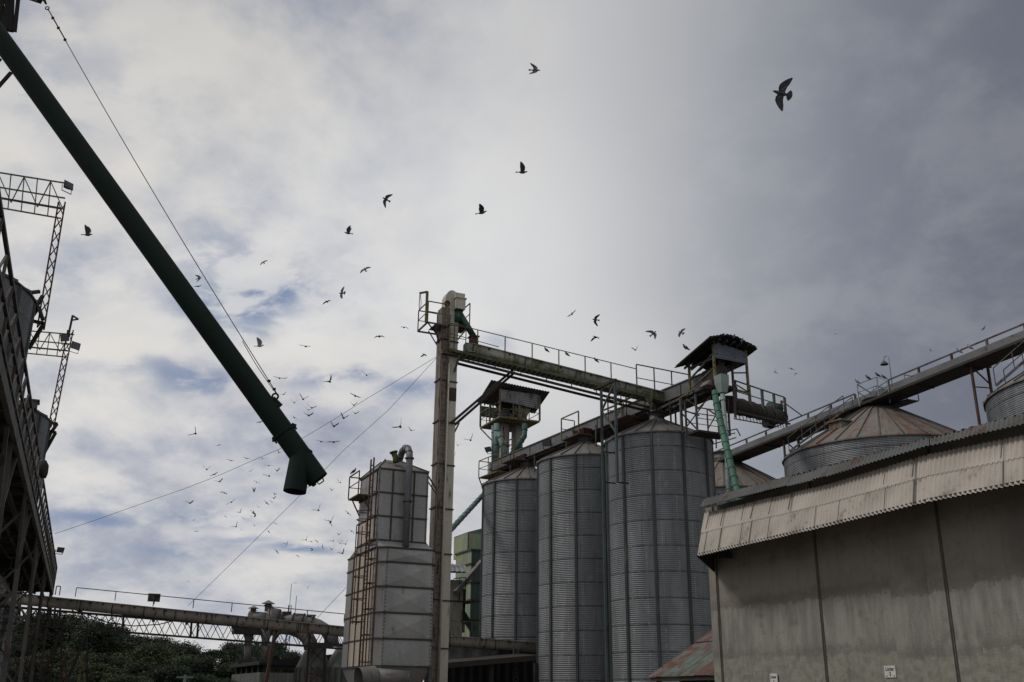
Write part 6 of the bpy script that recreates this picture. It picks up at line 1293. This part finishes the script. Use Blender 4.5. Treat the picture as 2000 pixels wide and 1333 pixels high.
for a in ((536, 966, 8, 'V', -30), (535, 974, 9, 'V', 5), (521, 983, 16, 'F', -38), (530, 980, 9, 'M', -28), (505, 991, 9, 'v', -10), (469, 1001, 8, 'L', 0), (491, 1009, 7, 'F', -25), (440, 1009, 7, 'M', -30), (475, 1012, 8, 'M', -35), (378, 1017, 6, 'V', 0), (497, 1027, 9, 'V', -15), (461, 1029, 10, 'L', 0), (472, 1035, 7, 'F', -40), (384, 1038, 9, 'M', 0), (538, 1023, 11, 'M', -30), (525, 1039, 14, 'F', -46), (541, 1078, 12, 'F', -52), (560, 1063, 7, 'L', -10), (581, 1086, 11, 'M', -25), (576, 1139, 9, 'M', 0), (602, 1147, 8, 'M', 45), (368, 1136, 8, 'M', -8)):
    bird(*a, group='lower low flock')
for a in ((622, 997, 14, 'L', 0), (646, 1019, 14, 'L', -10), (645, 1022, 15, 'F', -60), (680, 1003, 17, 'F', -40), (687, 1038, 14, 'M', -35), (697, 995, 13, 'F', -35), (662, 1045, 8, 'V', 0), (598, 1055, 10, 'L', 0), (608, 1058, 12, 'F', 0), (618, 1057, 10, 'M', -30), (651, 1057, 9, 'L', 0), (664, 1061, 12, 'F', -48), (668, 1057, 9, 'F', -30), (675, 1063, 10, 'L', -10), (630, 1068, 13, 'F', -80), (648, 1074, 8, 'V', 0), (610, 1073, 8, 'D', -60), (669, 1081, 11, 'L', -5), (665, 943, 10, 'L', 0), (661, 939, 8, 'v', -30), (648, 958, 9, 'V', -10)):
    bird(*a, group='dryer flock')
for a in ((919, 860, 14, 'L', -5), (894, 870, 12, 'V', -20), (886, 893, 11, 'L', -10), (881, 1049, 10, 'F', -40), (895, 1051, 10, 'M', -20), (878, 1000, 8, 'F', 0)):
    bird(*a, group='tower flock')
PG = 'pigeons perched on the plant'
def perch(px, py, Y, rot, label, light=False, s=1.): bird(px, py, s, 'P', rot, 'perch', Y, light, label, group=PG)
perch(1067, 686, 47.4, 180, 'pigeon perched on the thin bridge railing, left of the pair')
perch(1107, 694, 48.1, 180, 'pigeon perched on the thin bridge railing, second from the left')
perch(1164, 706, 49, 180, 'pigeon perched on the thin bridge railing, nearest the frame')
perch(1339, 682, 46., 150, 'pigeon perched at the left tip of the ragged black roof', s=1.3)
perch(1434, 660, 44.6, 60, 'pigeon perched upright near the right end of the ragged black roof')
perch(1450, 668, 44.4, 60, 'darker pigeon perched on the falling right edge of the ragged roof')
perch(1674, 748, 56.5, 170, 'pale pigeon perched at the left end of the inspection rail below the lamp', True, 1.2)
perch(1695, 740, 56.1, 150, 'dark pigeon perched left of the pair on the rail below the lamp', s=1.2)
perch(1714, 735, 55.85, 160, 'left dark pigeon of the pair nearest the goose neck lamp', s=1.2)
perch(1726, 739, 55.6, 140, 'right dark pigeon of the pair nearest the goose neck lamp', s=1.2)
perch(1873, 688, 51.4, 170, 'white pigeon perched on the long conveyor railing, left one', True, 1.2)
perch(1894, 681, 51., 160, 'grey pigeon perched on the long conveyor railing at a post, right one', True, 1.2)
pzr = pr_[0] * .4 + pr_[3] * .6; q_p = M.T @ (pzr + UP * (ppz + 1.09) - CAM)
perch(1000 + F * q_p[0] / -q_p[2], 666.5 - F * q_p[1] / -q_p[2], pzr[1], 0, 'pigeon perched on the rust red dryer platform railing')
WHERE = {'mid flock': ('{} from the left of the dark pigeons between green pipe and elevator', 'flock between the green pipe and the elevator'),
         'upper low flock': ('{} from the left of the small pigeons around the long guy wire', 'flock around the guy wire'),
         'lower low flock': ('{} from the left of the tiny pigeons low below the pipe outlet', 'flock below the pipe outlet'),
         'dryer flock': ('{} from the left of the small pigeons just left of the dryer', 'flock left of the dryer'),
         'tower flock': ('{} from the left of the pigeons between elevator and farthest silo', 'pigeons beside the elevator tower')}
ORD = ['first', 'second', 'third', 'fourth', 'fifth', 'sixth', 'seventh', 'eighth', 'ninth', 'tenth', 'eleventh', 'twelfth', 'thirteenth', 'fourteenth', 'fifteenth', 'sixteenth', 'seventeenth', 'eighteenth', 'nineteenth', 'twentieth', 'twenty-first', 'twenty-second', 'twenty-third']
for gname, (fmt, gr) in WHERE.items():
    L = sorted([b for b in BIRDS if b['group'] == gname], key=lambda b: b['px'])
    for i, b in enumerate(L): b['label'] = fmt.format(ORD[i]); b['group'] = gr
def rot(ax, d_): return Matrix.Rotation(R(d_), 3, ax)
rb = random.Random(4)
for b in BIRDS:
    me = POSE[b['pose']]
    if b['light']:
        k = b['pose'] + 'light'
        if k not in POSE: POSE[k] = me.copy(); POSE[k].materials.clear(); POSE[k].materials.append(MT['birdlight'])
        me = POSE[k]
    v_ = b['view']; ext_ = {'V': .52, 'v': .62, 'F': .68, 'M': .6, 'L': .38, 'U': .36, 'B': .5, 'W': .66, 'D': .45, 'P': .3}[b['pose']]
    if v_ == 'side': ext_ = .36
    if v_ == 'perch': Y = b['Y']; s_ = b['span']
    else:
        depth = 1944 * ext_ / b['span']; q = M.T @ ray(b['px'], b['py']); rr = ray(b['px'], b['py']); Y = depth * rr[1] / -q[2]; s_ = 1.1
        if Y > 135: s_ = 1.1 * 135 / Y; Y = 135.
    p = P(b['px'], b['py'], Y)
    # heading: 'back' flies away/towards, wings across the view; 'below' banks so the belly shows
    if v_ == 'perch': Mx = rot('Z', b['rot'])
    elif v_ == 'side': Mx = rot('Y', -b['rot']) @ rot('Z', 0 if b['face'] > 0 else 180) @ rot('X', 12) if b['face'] > 0 else rot('Y', 8) @ rot('Z', 180)
    elif v_ == 'below': Mx = rot('Y', -b['rot']) @ rot('X', 68)
    elif v_ == 'below2': Mx = rot('Y', -b['rot']) @ rot('X', 62) @ rot('Z', 90)
    else: Mx = rot('Y', -b['rot']) @ rot('X', 6 + rb.uniform(-10, 10)) @ rot('Z', 90 + rb.uniform(-18, 18)) if not b['pose'] == 'D' else rot('Y', -b['rot']) @ rot('Z', 60)
    o = bpy.data.objects.new('pigeon', me); C.objects.link(o); o.matrix_world = Matrix.Translation(Vector(p)) @ (Mx * 1).to_4x4() @ Matrix.Scale(s_, 4)
    tag(o, b['label'], 'pigeon', b['group'])
